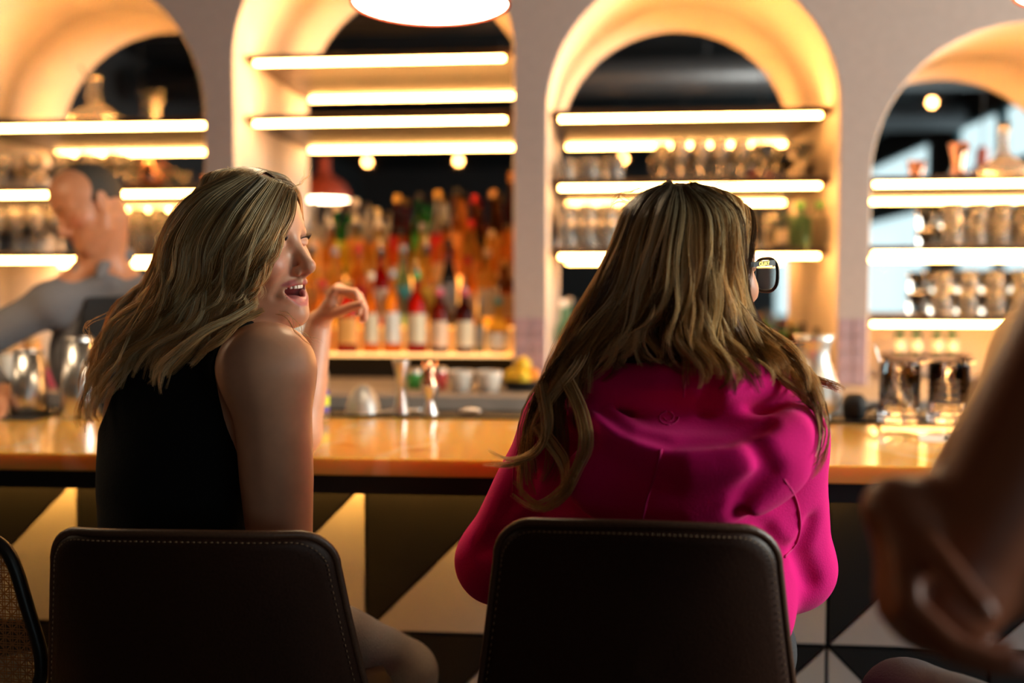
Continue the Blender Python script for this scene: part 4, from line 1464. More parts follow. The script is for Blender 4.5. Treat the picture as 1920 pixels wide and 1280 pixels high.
def sculpt_hand(F, W, fdir, ndir, thumb_side, curls=((55, 40, 25),) * 4, s=1.0, spread=0.05, thumb=(0.5, 0.6, 0.35), k=.004):
    """Palm, four jointed fingers and a thumb. fdir points to the knuckles, ndir out of the palm, thumb_side (+1/-1) along fdir x ndir. Returns the finger tips."""
    W, f, n = V3(W), V3(fdir), V3(ndir)
    f = f / np.linalg.norm(f)
    n = n - f * (n @ f)
    n = n / np.linalg.norm(n)
    t = np.cross(f, n) * thumb_side
    tips = []
    offs = (.027, .009, -.009, -.025)
    lens = ((.042, .026, .020), (.046, .029, .021), (.042, .027, .020), (.033, .020, .018))
    rads = (.0088, .0090, .0085, .0074)
    kn = []
    for i in range(4):
        K = W + f * (.084 - .004 * abs(i - 1)) * s + t * offs[i] * s
        kn.append(K)
        F.chain([W + t * offs[i] * .55 * s + f * .008 * s, K], [.0135 * s, .0105 * s], .012)
    F.ell(W + f * .045 * s + n * .004 * s, (.034 * s, .034 * s, .034 * s), .02) if False else None
    F.chain([W + t * .016 * s + f * .018 * s + n * .006 * s, W + t * .028 * s + f * .045 * s + n * .010 * s], [.015 * s, .012 * s], .014)
    F.chain([W - t * .018 * s + f * .02 * s + n * .005 * s, W - t * .020 * s + f * .06 * s + n * .004 * s], [.012 * s, .010 * s], .012)
    for i in range(4):
        a = 0.0
        p = kn[i]
        sd = (1.5 - i) * spread
        pts, rs = [p - f * .012 * s, p], [rads[i] * s, rads[i] * 1.06 * s]
        for j in range(3):
            a += math.radians(curls[i][j])
            d = f * math.cos(a) + n * math.sin(a) + t * sd * math.cos(a * .5)
            d = d / np.linalg.norm(d)
            p = p + d * lens[i][j] * s
            pts.append(p)
            rs.append(rads[i] * (1.0, .93, .76)[j] * s)
        G = f_chain(pts, rs)
        PP = np.array(pts)
        F._apply(G, PP.min(0) - .01, PP.max(0) + .01, k, 'add', .02)
        tips.append((p, d, n, rads[i] * .76 * s))
    B = W + t * .022 * s + f * .022 * s + n * .006 * s
    d1 = t * thumb[0] + f * thumb[1] + n * thumb[2]
    d1 = d1 / np.linalg.norm(d1)
    d2 = d1 + f * .35 + n * .12
    d2 = d2 / np.linalg.norm(d2)
    q1 = B + d1 * .040 * s
    q2 = q1 + d2 * .032 * s
    q3 = q2 + (d2 + n * .15) / np.linalg.norm(d2 + n * .15) * .024 * s
    F.chain([B, q1, q2, q3], [.0135 * s, .0108 * s, .0098 * s, .0078 * s], .006)
    tips.append((q3, d2, n, .0078 * s))
    return tips


# ------------------------------------------------------------------ hair


def strands_mesh(name, S, width, cols, mat_, parent):
    """S (n, m, 3) strand points; three-sided tapering fibres."""
    n, m, _ = S.shape
    T = np.gradient(S, axis=1)
    T /= np.maximum(np.linalg.norm(T, axis=2, keepdims=True), 1e-9)
    ref = np.array([0.31, -0.9, 0.3])
    A = np.cross(T, ref)
    A /= np.maximum(np.linalg.norm(A, axis=2, keepdims=True), 1e-9)
    B = np.cross(T, A)
    prof = np.interp(np.linspace(0, 1, m), [0, .15, .7, 1], [.8, 1, .9, .12])
    wd = (width[:, None] * prof[None, :])[:, :, None]
    ring = [S + (A * math.cos(a) + B * math.sin(a)) * wd for a in (0.3, 0.3 + 2 * PI / 3, 0.3 + 4 * PI / 3)]
    V = np.stack(ring, 2).reshape(-1, 3)
    base = (np.arange(n)[:, None] * m + np.arange(m - 1)[None, :]) * 3
    qs = []
    for k in range(3):
        k2 = (k + 1) % 3
        qs.append(np.stack([base + k, base + k2, base + 3 + k2, base + 3 + k], -1).reshape(-1, 4))
    Q = np.concatenate(qs)
    C = np.repeat(cols.reshape(-1, 3), 3, axis=0)
    return raw_mesh(name, V, Q, mat_, parent, C)


def comb(rng, guides, n_clump, n_strand, m=22, clump_r=0.006, thick=0.008, wave=0.004, freq=2.2, cut=(0.8, 1.0), frizz=0.0012, tip_pinch=0.45, tones=None, out=(0, -1, 0), root_dark=0.35, root_col=(0.07, 0.035, 0.016)):
    """Strands filling the sheet between ordered guide curves; gathered in clumps that share a tone and a wave."""
    G = np.stack([catmull([tuple(p) for p in g], 48) for g in guides])
    ng = len(G)
    out = np.array(out, float)
    SS, CC = [], []
    t = np.linspace(0, 1, m)
    for c in range(n_clump):
        s = (c + rng.uniform(0, 1)) / n_clump * (ng - 1)
        i = min(int(s), ng - 2)
        u = s - i
        g = G[i] * (1 - u) + G[i + 1] * u
        L = rng.uniform(*cut)
        tt = t * L * 47
        j = np.minimum(tt.astype(int), 46)
        fr = (tt - j)[:, None]
        g = g[j] * (1 - fr) + g[j + 1] * fr
        T = np.gradient(g, axis=0)
        T /= np.linalg.norm(T, axis=1, keepdims=True) + 1e-9
        N = np.cross(T, out)
        N /= np.linalg.norm(N, axis=1, keepdims=True) + 1e-9
        ph = 3.1 * math.sin(1.3 * s + .6) + 1.7 * math.sin(2.9 * s) + rng.normal(0, .55)
        ph2 = ph + 1.2 + rng.normal(0, .4)
        amp = wave * rng.uniform(.5, 1.4) * sstep(.15, .75, t)
        w = freq * rng.uniform(.92, 1.1)
        g = g + N * (amp * np.sin(2 * PI * w * t + ph))[:, None] + out * (amp * .7 * np.cos(2 * PI * w * t + ph2))[:, None] + out * rng.uniform(-.3, 1) * thick
        g = g + N * rng.normal(0, .006) * t[:, None] ** 1.5
        tone = tones[rng.integers(len(tones))]
        a = rng.uniform(0, 2 * PI, n_strand)
        rr = np.sqrt(rng.uniform(0, 1, n_strand)) * clump_r * rng.uniform(.6, 1.3)
        pr = np.interp(t, [0, .2, .6, 1], [1.1, 1.0, .9, tip_pinch])
        offN = (np.cos(a) * rr)[:, None] * pr[None]
        offO = (np.sin(a) * rr * .7)[:, None] * pr[None]
        S = g[None] + N[None] * offN[..., None] + out[None, None] * offO[..., None]
        fz = rng.normal(0, frizz, (n_strand, 3))
        f2 = rng.uniform(0, 2 * PI, (n_strand, 1))
        S = S + fz[:, None, :] * (np.sin(2 * PI * (w * 1.3) * t[None] + f2) * t[None])[..., None]
        # individual lengths: the ends of some fibres stop early
        br = rng.uniform(.75, 1.2, (n_strand, 1, 1))
        col = np.array(tone)[None, None] * br
        dk = (root_dark * (1 - sstep(.04, .33, t)))[None, :, None]
        col = col * (1 - dk) + np.array(root_col)[None, None] * dk
        SS.append(S)
        CC.append(np.broadcast_to(col, S.shape))
    return np.concatenate(SS), np.concatenate(CC)


def push_out(S, fields, gap=0.004, it=2):
    sh = S.shape
    P = S.reshape(-1, 3).copy()
    for F in fields:
        for _ in range(it):
            d = F.sample(P)
            m = d < gap
            inb = np.all([(P[:, q] > F.ax[q][0]) & (P[:, q] < F.ax[q][-1]) for q in range(3)], axis=0)
            m &= inb
            if m.any():
                P[m] += F.grad(P[m]) * (gap - d[m])[:, None]
    return P.reshape(sh)


def hair_mat(name):
    m = mat(name, (.3, .2, .1), 0.27, var=0, attr='Col', spec=0.7)
    nt = m.node_tree
    tl = nt.nodes.new('ShaderNodeBsdfTranslucent')
    mx = nt.nodes.new('ShaderNodeMixShader')
    mx.inputs[0].default_value = 0.30
    a = [n for n in nt.nodes if n.type == 'ATTRIBUTE'][0]
    nt.links.new(a.outputs['Color'], tl.inputs['Color'])
    nt.links.new(nt.nodes['Principled BSDF'].outputs[0], mx.inputs[1])
    nt.links.new(tl.outputs[0], mx.inputs[2])
    nt.links.new(mx.outputs[0], nt.nodes['Material Output'].inputs['Surface'])
    return m


MS = {
    'skin': mat('skin', SKIN, 0.42, var=0.05, scale=40, attr='Col', sss=0.12, spec=0.45),
    'hair': hair_mat('hair_fibre'),
    'hair_base': mat('hair_under_layer', (.06, .034, .016), 0.75, bump=.5, scale=220, var=.3, spec=.25),
    'black_knit': mat('black_ribbed_knit', (0.006, 0.006, 0.006), 0.9, bump=0.3, scale=250, spec=0.2),
    'jeans': mat('faded_denim', (0.21, 0.165, 0.13), 0.85, bump=0.4, scale=300, var=0.15),
    'dark_jeans': mat('dark_denim', (0.035, 0.034, 0.038), 0.85, bump=0.4, scale=300),
    'hoodie': mat('magenta_fleece', (0.74, 0.005, 0.19), 0.85, bump=0.25, scale=350, var=0.04, sheen=0.06, spec=0.1),
    'hoodie_seam': mat('magenta_seam', (0.62, 0.01, 0.17), 0.8, var=0.03),
    'shirt': mat('grey_chambray', (0.15, 0.145, 0.155), 0.85, bump=0.3, scale=200),
    'apron': mat('charcoal_apron', (0.012, 0.012, 0.014), 0.85, bump=0.2, scale=200),
    'tooth': mat('tooth_enamel', (0.82, 0.76, 0.66), 0.2, coat=0.3, var=0.02),
    'shoe': mat('shoe_leather', (0.02, 0.018, 0.016), 0.4),
    'nail': mat('nail_varnish', (0.62, 0.36, 0.33), 0.2, coat=0.4, var=0.02),
    'lens': pane_glass('spectacle_lens'),
    'gold_ink': mat('gold_ink', (0.75, 0.55, 0.08), 0.35, metal=0.4, var=0.03),
}


def nails(tips, parent, idx=(0, 1, 2, 3, 4)):
    for i in idx:
        p, d, n, r = tips[i]
        up = -(n - d * (n @ d))
        up /= np.linalg.norm(up) + 1e-9
        dd = d
        # back of the finger tip
        c = p + up * r * .72 + dd * r * .15
        sd = np.cross(dd, up)
        vs, fs = [], []
        for a in range(5):
            for b in range(4):
                u = (a - 2) / 2
                v = (b / 3 - .5) * 2
                wv = r * .72 * math.sqrt(max(1 - (max(v, 0) * .75) ** 2, .1))
                vs.append(c + sd * u * wv + dd * v * r * .95 + up * (r * .30 * (1 - u * u) - .02 * r * v))
        for a in range(4):
            for b in range(3):
                fs.append((a * 4 + b, a * 4 + 4 + b, a * 4 + 5 + b, a * 4 + b + 1))
        MB().add(vs, fs, True).build('nail', MS['nail'], parent)
# ------------------------------------------------------------------ people


def child(o, t):
    o.parent = t
    o.location = -t.location
    return o


def yrot(deg):
    return (0, 0, math.radians(deg))


def hit(F, px, py, Y0, Y1, n=160):
    """First point of the surface of F on the way from Y0 to Y1 behind pixel (px, py); None if it is missed."""
    a, b = np.array(at(px, py, Y0)), np.array(at(px, py, Y1))
    t = np.linspace(0, 1, n)[:, None]
    P = a + (b - a) * t
    d = F.sample(P)
    k = np.nonzero(d < 0)[0]
    return None if len(k) == 0 else P[k[0]]


def on(F, pts, lift=.012, Y0=1.15, Y1=1.75):
    """Guide points (px, py, Y): moved onto the surface of F where there is one, else left at depth Y."""
    out = []
    for p in pts:
        h = hit(F, p[0], p[1], Y0, Y1)
        l = lift if len(p) < 4 else p[3]
        if h is None:
            out.append(np.array(at(*p[:3])))
        else:
            out.append(np.array(at(p[0], p[1], h[1] - l)))
    # even out jumps in depth between neighbours
    o = np.array(out)
    if len(o) > 3:
        y = o[:, 1].copy()
        y[1:-1] = np.minimum(o[1:-1, 1], .25 * o[:-2, 1] + .5 * o[1:-1, 1] + .25 * o[2:, 1])
        for i, p in enumerate(pts):
            o[i] = np.array(at(p[0], p[1], y[i]))
    return [tuple(p) for p in o]


def skin_cols(n):
    return np.tile(np.array(SKIN), (n, 1)).astype(float)


def wrinkle(v, amp, seed=0, fr=(16, 9, 22)):
    r = np.random.default_rng(seed)
    out = np.zeros(len(v))
    for i in range(5):
        k = r.normal(0, 1, 3) * np.array(fr)
        out += np.sin(v @ k + r.uniform(0, 6) + 1.3 * np.sin(v @ (r.normal(0, 1, 3) * 14)))
    return out / 5 * amp


def cloth(name, F, m, t, it=2, amp=0.0, seed=0, cols=None):
    v, q = F.mesh()
    v = relax(v, q, it)
    if amp:
        v = v + F.grad(v, .006) * wrinkle(v, amp, seed)[:, None]
    return child(raw_mesh(name, v, q, m, None, cols), t)


# ============ woman in the black top
H1s = 1.03
Rm = np.array(head_matrix((0, 0, 0), -107, 3, 5, H1s))
H1 = np.array(at(590, 503, 1.55)) - (Rm @ np.array([0, .118, -.043, 1]))[:3]
MH1 = head_matrix(H1, -107, 3, 5, H1s)
w1 = thing('person', 'laughing woman with long wavy blonde hair in a sleeveless black top, one hand raised', 'person', (-.62, 1.56, 0))

S_R, S_L = V3(at(508, 692, 1.475)), np.array([-.765, 1.68, 1.29])
N1 = V3(at(440, 628, 1.60))
E_R, W_R = V3(at(528, 1065, 1.50)), V3(at(560, 1150, 1.70))
E_L, W_L = np.array([-.612, 1.955, 1.112]), V3(at(597, 606, 2.00))


def torso1(F, g=0.0):
    F.ell(at(345, 800, 1.605), (.165 + g, .105 + g, .16 + g), 0, rot=yrot(-28))
    F.ell(at(330, 940, 1.585), (.143 + g, .098 + g, .14 + g), .05, rot=yrot(-25))
    F.ell(at(350, 1120, 1.57), (.158 + g, .12 + g, .15 + g), .06, rot=yrot(-22))
    F.chain([N1 + [0, 0, -.02], S_R + [-.02, 0, .0]], [.056 + g, .058 + g], .04)
    F.chain([N1 + [0, 0, -.02], S_L + [.02, 0, 0]], [.056 + g, .058 + g], .04)
    F.ell(at(400, 700, 1.60), (.13 + g, .08 + g, .08 + g), .05, rot=yrot(-28))


F1 = Field(axis(-1.0, -.30, .006, [(-.76, -.44, .002)]), axis(1.36, 2.12, .006, [(1.44, 1.70, .002), (1.94, 2.08, .0025)]), axis(.80, 1.66, .006, [(1.27, 1.60, .002)]))
sculpt_head(F1, MH1, mouth='open', jaw_drop=.011, smile=1)
neck(F1, MH1, N1, .050, .060, .03)
torso1(F1)
F1.sph(S_R, .060, .035)
F1.chain([S_R, S_R * .45 + E_R * .55, E_R], [.060, .056, .047], .035)
F1.chain([E_R, E_R * .6 + W_R * .4, W_R], [.046, .043, .028], .02)
sculpt_hand(F1, W_R, (-.25, .95, -.15), (-.1, -.2, -1), 1, curls=((20, 15, 10),) * 4)
F1.chain([S_L, S_L * .5 + E_L * .5, E_L], [.058, .050, .043], .03)
F1.chain([E_L, E_L * .65 + W_L * .35, W_L], [.042, .041, .0265], .02)
tips1 = sculpt_hand(F1, W_L + np.array([0.004, 0, .004]), (.52, -.05, .85), (.85, .05, -.52), -1, curls=((64, 62, 30), (80, 46, 22), (88, 40, 18), (70, 40, 18)), s=.97, spread=.07, thumb=(.42, .62, .62))
v, q = F1.mesh()
v = relax(v, q, 2, .4)
c = skin_cols(len(v))
paint_head(v, c, MH1, mouth='open', brow=(.12, .065, .032), lip=(.52, .15, .14), iris=(.12, .10, .06))
b1 = child(raw_mesh('body', v, q, MS['skin'], None, c), w1)
m1 = Matrix(MH1.tolist())
tm = MB()
for i in range(10):
    a = (i - 4.5) / 4.5
    p = Vector((a * .0262, .0865 - .0185 * a * a, -.0680 + .0014 * a * a))
    yaw = -a * 1.05
    wd = .0023 if abs(i - 4.5) > 1.2 else .0031
    bm_ = MB().bbox(-wd, wd, -.0022, .0022, -.0046 + .0008 * abs(a), .0046, .0012, 2)
    R_ = Euler((0, 0, yaw)).to_matrix()
    tm.add([m1 @ (p + R_ @ Vector(x)) for x in bm_.v], bm_.f, True)
child(tm.build('teeth', MS['tooth']), w1)
lm_ = MB()
for s in (-1, 1):
    e = Vector((s * .0315, .0715, 0))
    for i in range(15):
        a = (i / 14 * 2 - 1) * .95
        p = e + Vector((math.sin(a) * .0142, math.cos(a) * .0135, .0036 * (1 - (i / 7 - 1) ** 2) + .001))
        d = Vector((math.sin(a) * .8, 1.0, .35)).normalized()
        lm_.tube([m1 @ p, m1 @ (p + d * .005 + Vector((0, 0, .001))), m1 @ (p + d * .0095 + Vector((0, 0, .005)))], [.0006, .0005, .0001], 4)
child(lm_.build('eyelashes', M['black_wood']), w1)
wn_ = thing('x', None, None)
nails(tips1, wn_)
for o in list(wn_.children):
    child(o, w1)
bpy.data.objects.remove(wn_)

T1 = Field(axis(-1.0, -.34, .005), axis(1.38, 1.86, .005), axis(.84, 1.42, .005))
torso1(T1, .006)
T1.ell(at(512, 742, 1.44), (.102, .22, .132), .012, 'sub', rot=(0, math.radians(8), 0))
T1.ell(S_L + [-.06, .02, -.03], (.085, .16, .12), .012, 'sub')
T1.cap(N1 + [.02, .02, .0], N1 + [.02, .02, .2], .062, .08, .01, 'sub')
cloth('top', T1, MS['black_knit'], w1, 2)

J1 = Field(axis(-1.0, -.15, .009), axis(1.30, 2.12, .009), axis(0.02, 1.02, .009))
hipR, hipL = np.array([-.52, 1.56, .845]), np.array([-.72, 1.60, .845])
kR, kL = V3(at(752, 1262, 1.84)), np.array([-.60, 1.93, .80])
J1.ell((-.63, 1.57, .90), (.175, .135, .13), 0, rot=yrot(-22))
for hp, kn_, an in ((hipR, kR, np.array([-.36, 1.96, .36])), (hipL, kL, np.array([-.56, 2.0, .36]))):
    J1.chain([hp, kn_], [.085, .066], .04)
    J1.chain([kn_, an], [.062, .045], .02)
cloth('jeans', J1, MS['jeans'], w1, 2, .004, 3)
for an in ((-.36, 1.96, .33), (-.56, 2.0, .33)):
    sh = MB().lathe([(0, -.05), (.04, -.05), (.042, -.03), (.036, .0), (.04, .05), (.036, .05), (0, .04)], 18, c=an, sx=.9, sy=1.0)
    sh.tube(catv([(an[0], an[1], an[2] - .03), (an[0] + .03, an[1] + .06, an[2] - .03), (an[0] + .05, an[1] + .12, an[2] - .035)], 8), [.04, .04, .039, .038, .036, .032, .026, .014], 12)
    child(sh.build('shoe', MS['shoe']), w1)

# hair: a soft under-volume and combed sheets of fibres over it
rng = np.random.default_rng(11)
BL = [(1.0, .72, .36), (.92, .59, .25), (1.0, .82, .50), (.70, .41, .16), (.96, .66, .30), (.46, .24, .085), (1.0, .78, .44)]
HB1 = Field(axis(-1.0, -.42, .004), axis(1.40, 1.80, .004), axis(1.18, 1.62, .004))
HB1.frame(MH1)
HB1.ell((0, -.012, .032), (.080, .090, .090), 0)
HB1.ell((0, -.045, -.030), (.072, .052, .085), .03)
HB1.ell((0, .10, -.03), (.072, .075, .105), .015, 'sub')
HB1.frame()
HB1.chain([at(365, 510, 1.58), at(335, 590, 1.585), at(300, 640, 1.59)], [.050, .040, .022], .04)
HB1.chain([at(360, 560, 1.56), at(370, 640, 1.55)], [.05, .03], .03)
SURF1 = F1.copy()
SURF1.v = np.minimum(SURF1.v, 9)
HC1 = Field(*HB1.ax)          # head, torso and under-volume together, for laying fibres on
g_ = np.stack(np.meshgrid(*[a.astype(float) for a in HB1.ax], indexing='ij'), -1).reshape(-1, 3)
HC1.v = np.minimum(HB1.v, F1.sample(g_).reshape(HB1.v.shape).astype(np.float32))
near1 = [
    [(548, 364, 1.56), (545, 400, 1.53), (524, 450, 1.505), (496, 500, 1.495), (478, 548, 1.49), (468, 590, 1.49), (470, 612, 1.49)],
    [(545, 358, 1.55), (532, 410, 1.50), (502, 470, 1.48), (476, 530, 1.47), (455, 575, 1.47), (428, 605, 1.46), (392, 632, 1.45)],
    [(536, 351, 1.55), (508, 410, 1.49), (475, 480, 1.465), (448, 545, 1.455), (420, 595, 1.45), (385, 640, 1.44), (345, 690, 1.44)],
    [(528, 344, 1.55), (495, 410, 1.48), (460, 480, 1.46), (430, 550, 1.45), (392, 610, 1.45), (335, 670, 1.44), (292, 735, 1.44)],
    [(512, 338, 1.55), (465, 400, 1.48), (425, 475, 1.46), (402, 550, 1.46), (365, 610, 1.46), (310, 665, 1.46), (275, 720, 1.46)],
    [(494, 333, 1.55), (432, 390, 1.49), (388, 465, 1.47), (372, 540, 1.47), (340, 605, 1.475), (285, 660, 1.48), (235, 725, 1.48)],
    [(475, 331, 1.56), (400, 382, 1.51), (352, 455, 1.49), (340, 530, 1.50), (305, 590, 1.51), (250, 650, 1.52), (205, 720, 1.52), (188, 760, 1.52)],
    [(460, 331, 1.57), (375, 376, 1.54), (325, 445, 1.54), (312, 520, 1.545), (280, 580, 1.55), (225, 640, 1.55), (185, 710, 1.55), (165, 790, 1.55)],
    [(450, 332, 1.59), (358, 378, 1.58), (312, 445, 1.59), (298, 515, 1.60), (258, 570, 1.60), (205, 625, 1.60), (175, 700, 1.58), (160, 780, 1.57), (172, 806, 1.57)],
    [(446, 333, 1.62), (352, 385, 1.63), (308, 450, 1.64), (290, 520, 1.65), (240, 575, 1.64), (195, 630, 1.63), (178, 690, 1.62), (160, 760, 1.60)],
]
G1 = [on(HC1, g, .010, 1.30, 1.75) for g in near1]
S1, C1 = comb(rng, G1, 130, 38, m=26, clump_r=.0085, thick=.013, wave=.013, freq=2.1, tip_pinch=.6, cut=(.72, 1.0), tones=BL, root_dark=.62)
S1b, C1b = comb(rng, G1, 70, 14, m=26, clump_r=.0035, thick=.020, wave=.014, freq=2.1, cut=(.6, 1.0), tones=[BL[2], BL[0], BL[6], (1.0, .82, .50)], root_dark=.5, frizz=.002)
loops1 = [   # curls standing off the back of the head
    [(322, 470, 1.60), (304, 520, 1.60), (262, 556, 1.60), (240, 600, 1.59), (268, 640, 1.58), (240, 690, 1.57)],
    [(318, 480, 1.59), (312, 540, 1.58), (300, 590, 1.57), (258, 625, 1.57), (215, 665, 1.57), (195, 710, 1.57)],
    [(300, 500, 1.62), (262, 540, 1.62), (225, 575, 1.61), (200, 620, 1.60), (215, 660, 1.60), (190, 720, 1.60), (166, 775, 1.59), (178, 802, 1.59)],
    [(470, 575, 1.46), (430, 600, 1.44), (380, 625, 1.43), (335, 665, 1.43), (300, 700, 1.43), (295, 738, 1.43)],
    [(480, 590, 1.46), (440, 612, 1.44), (395, 650, 1.43), (352, 690, 1.43)],
]
S1c, C1c = [], []
for g in loops1:
    gg = [at(*p) for p in g]
    g2 = [p + Vector((.012, 0, .008)) for p in gg]
    a, b_ = comb(rng, [gg, g2], 5, 22, m=26, clump_r=.005, thick=.006, wave=.004, freq=1.2, cut=(.85, 1.0), tones=BL[:4], root_dark=.2)
    S1c.append(a)
    C1c.append(b_)
wisps1 = [[(515, 590, 1.47), (535, 598, 1.46), (555, 632, 1.46), (590, 662, 1.47)], [(440, 334, 1.6), (425, 318, 1.6), (412, 322, 1.6)], [(200, 590, 1.6), (160, 615, 1.6), (188, 655, 1.6)],
          [(545, 356, 1.55), (565, 345, 1.56), (580, 312, 1.57)], [(170, 740, 1.57), (150, 755, 1.57), (158, 778, 1.57), (180, 765, 1.57)], [(330, 420, 1.58), (300, 440, 1.6), (285, 480, 1.6)]]
for g in wisps1:
    gg = [at(*p) for p in g]
    a, b_ = comb(rng, [gg, [p + Vector((.006, .004, .006)) for p in gg]], 2, 3, m=26, clump_r=.003, thick=.004, wave=.002, cut=(.9, 1.0), tones=BL[:3], root_dark=.1, frizz=.003)
    S1c.append(a)
    C1c.append(b_)


def crown_sheets(rng, M_, sides, tones, n, root_dark, root_col=(0.07, 0.035, 0.016)):
    """Hair from the parting forward and down either side of the face, in head coordinates."""
    A, B = [], []
    Mh = Matrix(np.array(M_).tolist())
    for s in sides:
        loc = [[(0, .072, .092), (s * .034, .076, .078), (s * .066, .054, .036), (s * .079, .030, -.02), (s * .084, .012, -.09)],
               [(0, .048, .110), (s * .040, .054, .096), (s * .074, .034, .042), (s * .085, .010, -.02), (s * .088, -.010, -.10)],
               [(0, .010, .121), (s * .044, .012, .107), (s * .078, .004, .050), (s * .088, -.012, -.02), (s * .090, -.028, -.10)],
               [(0, -.040, .122), (s * .044, -.036, .108), (s * .078, -.034, .050), (s * .088, -.040, -.02), (s * .090, -.05, -.10)]]
        a, b = comb(rng, [[Mh @ Vector(p) for p in g] for g in (loc[1:] if s > 0 and len(sides) == 2 and n == 40 else loc)], n, 26, m=26, clump_r=.006, thick=.004, wave=.003, freq=1.3, cut=(.85, 1.0), tones=tones, out=tuple((Mh.to_3x3() @ Vector((s, 0, .25))).normalized()), root_dark=root_dark, root_col=root_col)
        A.append(a)
        B.append(b)
    return np.concatenate(A), np.concatenate(B)


a_, b_ = crown_sheets(rng, MH1, (-1, 1), BL, 40, .62)
S1c.append(a_)
C1c.append(b_)
S1 = np.concatenate([push_out(S1, [F1], .004), push_out(S1b, [F1], .006), push_out(np.concatenate(S1c), [F1], .004)])
C1 = np.concatenate([C1, C1b, np.concatenate(C1c)])
WHAIR = .00036
vb, qb = HB1.mesh()
vb = relax(vb, qb, 2)
hb1 = child(raw_mesh('hair', vb, qb, MS['hair_base']), w1)
st1 = strands_mesh('hair_strands', S1, np.full(len(S1), WHAIR) * rng.uniform(.7, 1.4, len(S1)), C1, MS['hair'], hb1)
st1['kind'] = 'stuff'

# ============ woman in the pink hoodie
MH2 = head_matrix((.132, 1.50, 1.434), -60, 0, 0, 1.0)
w2 = thing('person', 'woman in a bright pink hoodie seen from behind, long highlighted hair and black glasses', 'person', (.12, 1.50, 0))
N2 = np.array([.112, 1.50, 1.285])
SL2, SR2 = np.array([-.048, 1.515, 1.192]), np.array([.256, 1.495, 1.187])
EL2, ER2 = V3(at(934, 1052, 1.60)), V3(at(1482, 1062, 1.58))
WL2, WR2 = np.array([-.05, 1.965, 1.115]), np.array([.30, 1.965, 1.115])
F2 = Field(axis(-.33, .56, .006, [(.03, .28, .0025)]), axis(1.24, 2.16, .006, [(1.38, 1.63, .0025)]), axis(.80, 1.60, .006, [(1.30, 1.57, .0025)]))
sculpt_head(F2, MH2, mouth='closed', smile=.6)
neck(F2, MH2, N2, .050, .058, .03)
F2.ell((.11, 1.515, 1.10), (.15, .10, .17), .03)
F2.ell((.11, 1.50, .93), (.14, .10, .14), .04)
for s_, e_, w_, th in ((SL2, EL2, WL2, 1), (SR2, ER2, WR2, -1)):
    F2.chain([N2, s_, e_, w_], [.05, .05, .042, .027], .03)
    sculpt_hand(F2, w_, (.1 * th, .98, .02), (0, .05, -1), 1 if th < 0 else -1, curls=((18, 20, 12),) * 4, s=.95)
v, q = F2.mesh()
v = relax(v, q, 2, .4)
c = skin_cols(len(v))
paint_head(v, c, MH2, brow=(.12, .07, .04))
child(raw_mesh('body', v, q, MS['skin'], None, c), w2)

D2 = Field(axis(-.36, .60, .0045), axis(1.22, 2.02, .0055), axis(.82, 1.40, .0045))
D2.ell((.112, 1.52, 1.10), (.195, .132, .17), 0)
D2.ell((.105, 1.50, .94), (.185, .14, .16), .06)
for s_, e_, w_ in ((SL2, EL2, WL2), (SR2, ER2, WR2)):
    D2.chain([N2 + [0, 0, -.03], s_], [.062, .068], .04)
    D2.chain([s_, s_ * .5 + e_ * .5, e_], [.068, .068, .064], .04)
    D2.chain([e_, e_ * .5 + w_ * .5, w_], [.064, .055, .042], .03)
    D2.chain([w_ + [0, -.035, 0], w_ + [0, .0, 0]], [.045, .040], .008)
    D2.cap(w_ + [0, .006, 0], w_ + [0, .05, 0], .034, .034, 0, 'sub')
# the hood: a rolled collar round the neck and the bag hanging on the back
D2.chain([at(1075, 715, 1.52), at(1140, 722, 1.445), at(1240, 728, 1.405), at(1340, 722, 1.40), at(1420, 715, 1.44), at(1455, 716, 1.52)], [.034, .036, .036, .036, .034, .030], .018)
D2.ell(at(1290, 880, 1.385), (.168, .062, .080), .025, rot=(math.radians(-14), math.radians(-7), 0))
D2.ell(at(1200, 920, 1.39), (.105, .048, .055), .025, rot=(0, math.radians(14), 0))
D2.chain([at(1085, 775, 1.46), at(1130, 795, 1.395), at(1200, 840, 1.355), at(1290, 868, 1.338), at(1400, 858, 1.345), at(1480, 815, 1.39), at(1505, 790, 1.45)], [.020, .026, .030, .032, .034, .034, .030], .016)
D2.chain([at(1190, 958, 1.362), at(1290, 962, 1.350), at(1390, 938, 1.355), at(1465, 878, 1.385), at(1510, 820, 1.43)], [.016, .022, .026, .028, .024], .02)
D2.ell(at(1265, 775, 1.345), (.125, .045, .026), .018, 'sub', rot=(0, math.radians(6), 0))
D2.chain([at(1120, 765, 1.40), at(1180, 800, 1.345), at(1260, 822, 1.325), at(1360, 818, 1.33), at(1440, 795, 1.36)], [.006, .012, .013, .012, .006], .014, 'sub')
for pts, r, k in (([(1380, 960), (1440, 1000), (1470, 1030)], .010, .02), ([(1395, 1030), (1450, 1045), (1490, 1030)], .009, .02),
                  ([(1330, 700), (1335, 730), (1320, 770)], .004, .02), ([(1000, 880), (960, 950), (930, 1000)], .009, .03), ([(1010, 960), (965, 1010), (905, 1030)], .009, .03), ([(1420, 840), (1440, 880), (1400, 930)], .010, .03), ([(1520, 980), (1500, 1040), (1520, 1090)], .008, .03)):
    h = [hit(D2, x, y, 1.1, 1.9) for x, y in pts]
    h = [p for p in h if p is not None]
    if len(h) > 1:
        D2.chain(h, [r * .4] + [r] * (len(h) - 2) + [r * .4], k, 'sub')
D2.cap(N2 + [.015, .03, .0], N2 + [.02, .03, .15], .052, .075, .015, 'sub')
cloth('hoodie', D2, MS['hoodie'], w2, 3, .0022, 5)
hd2 = w2.children[-1]


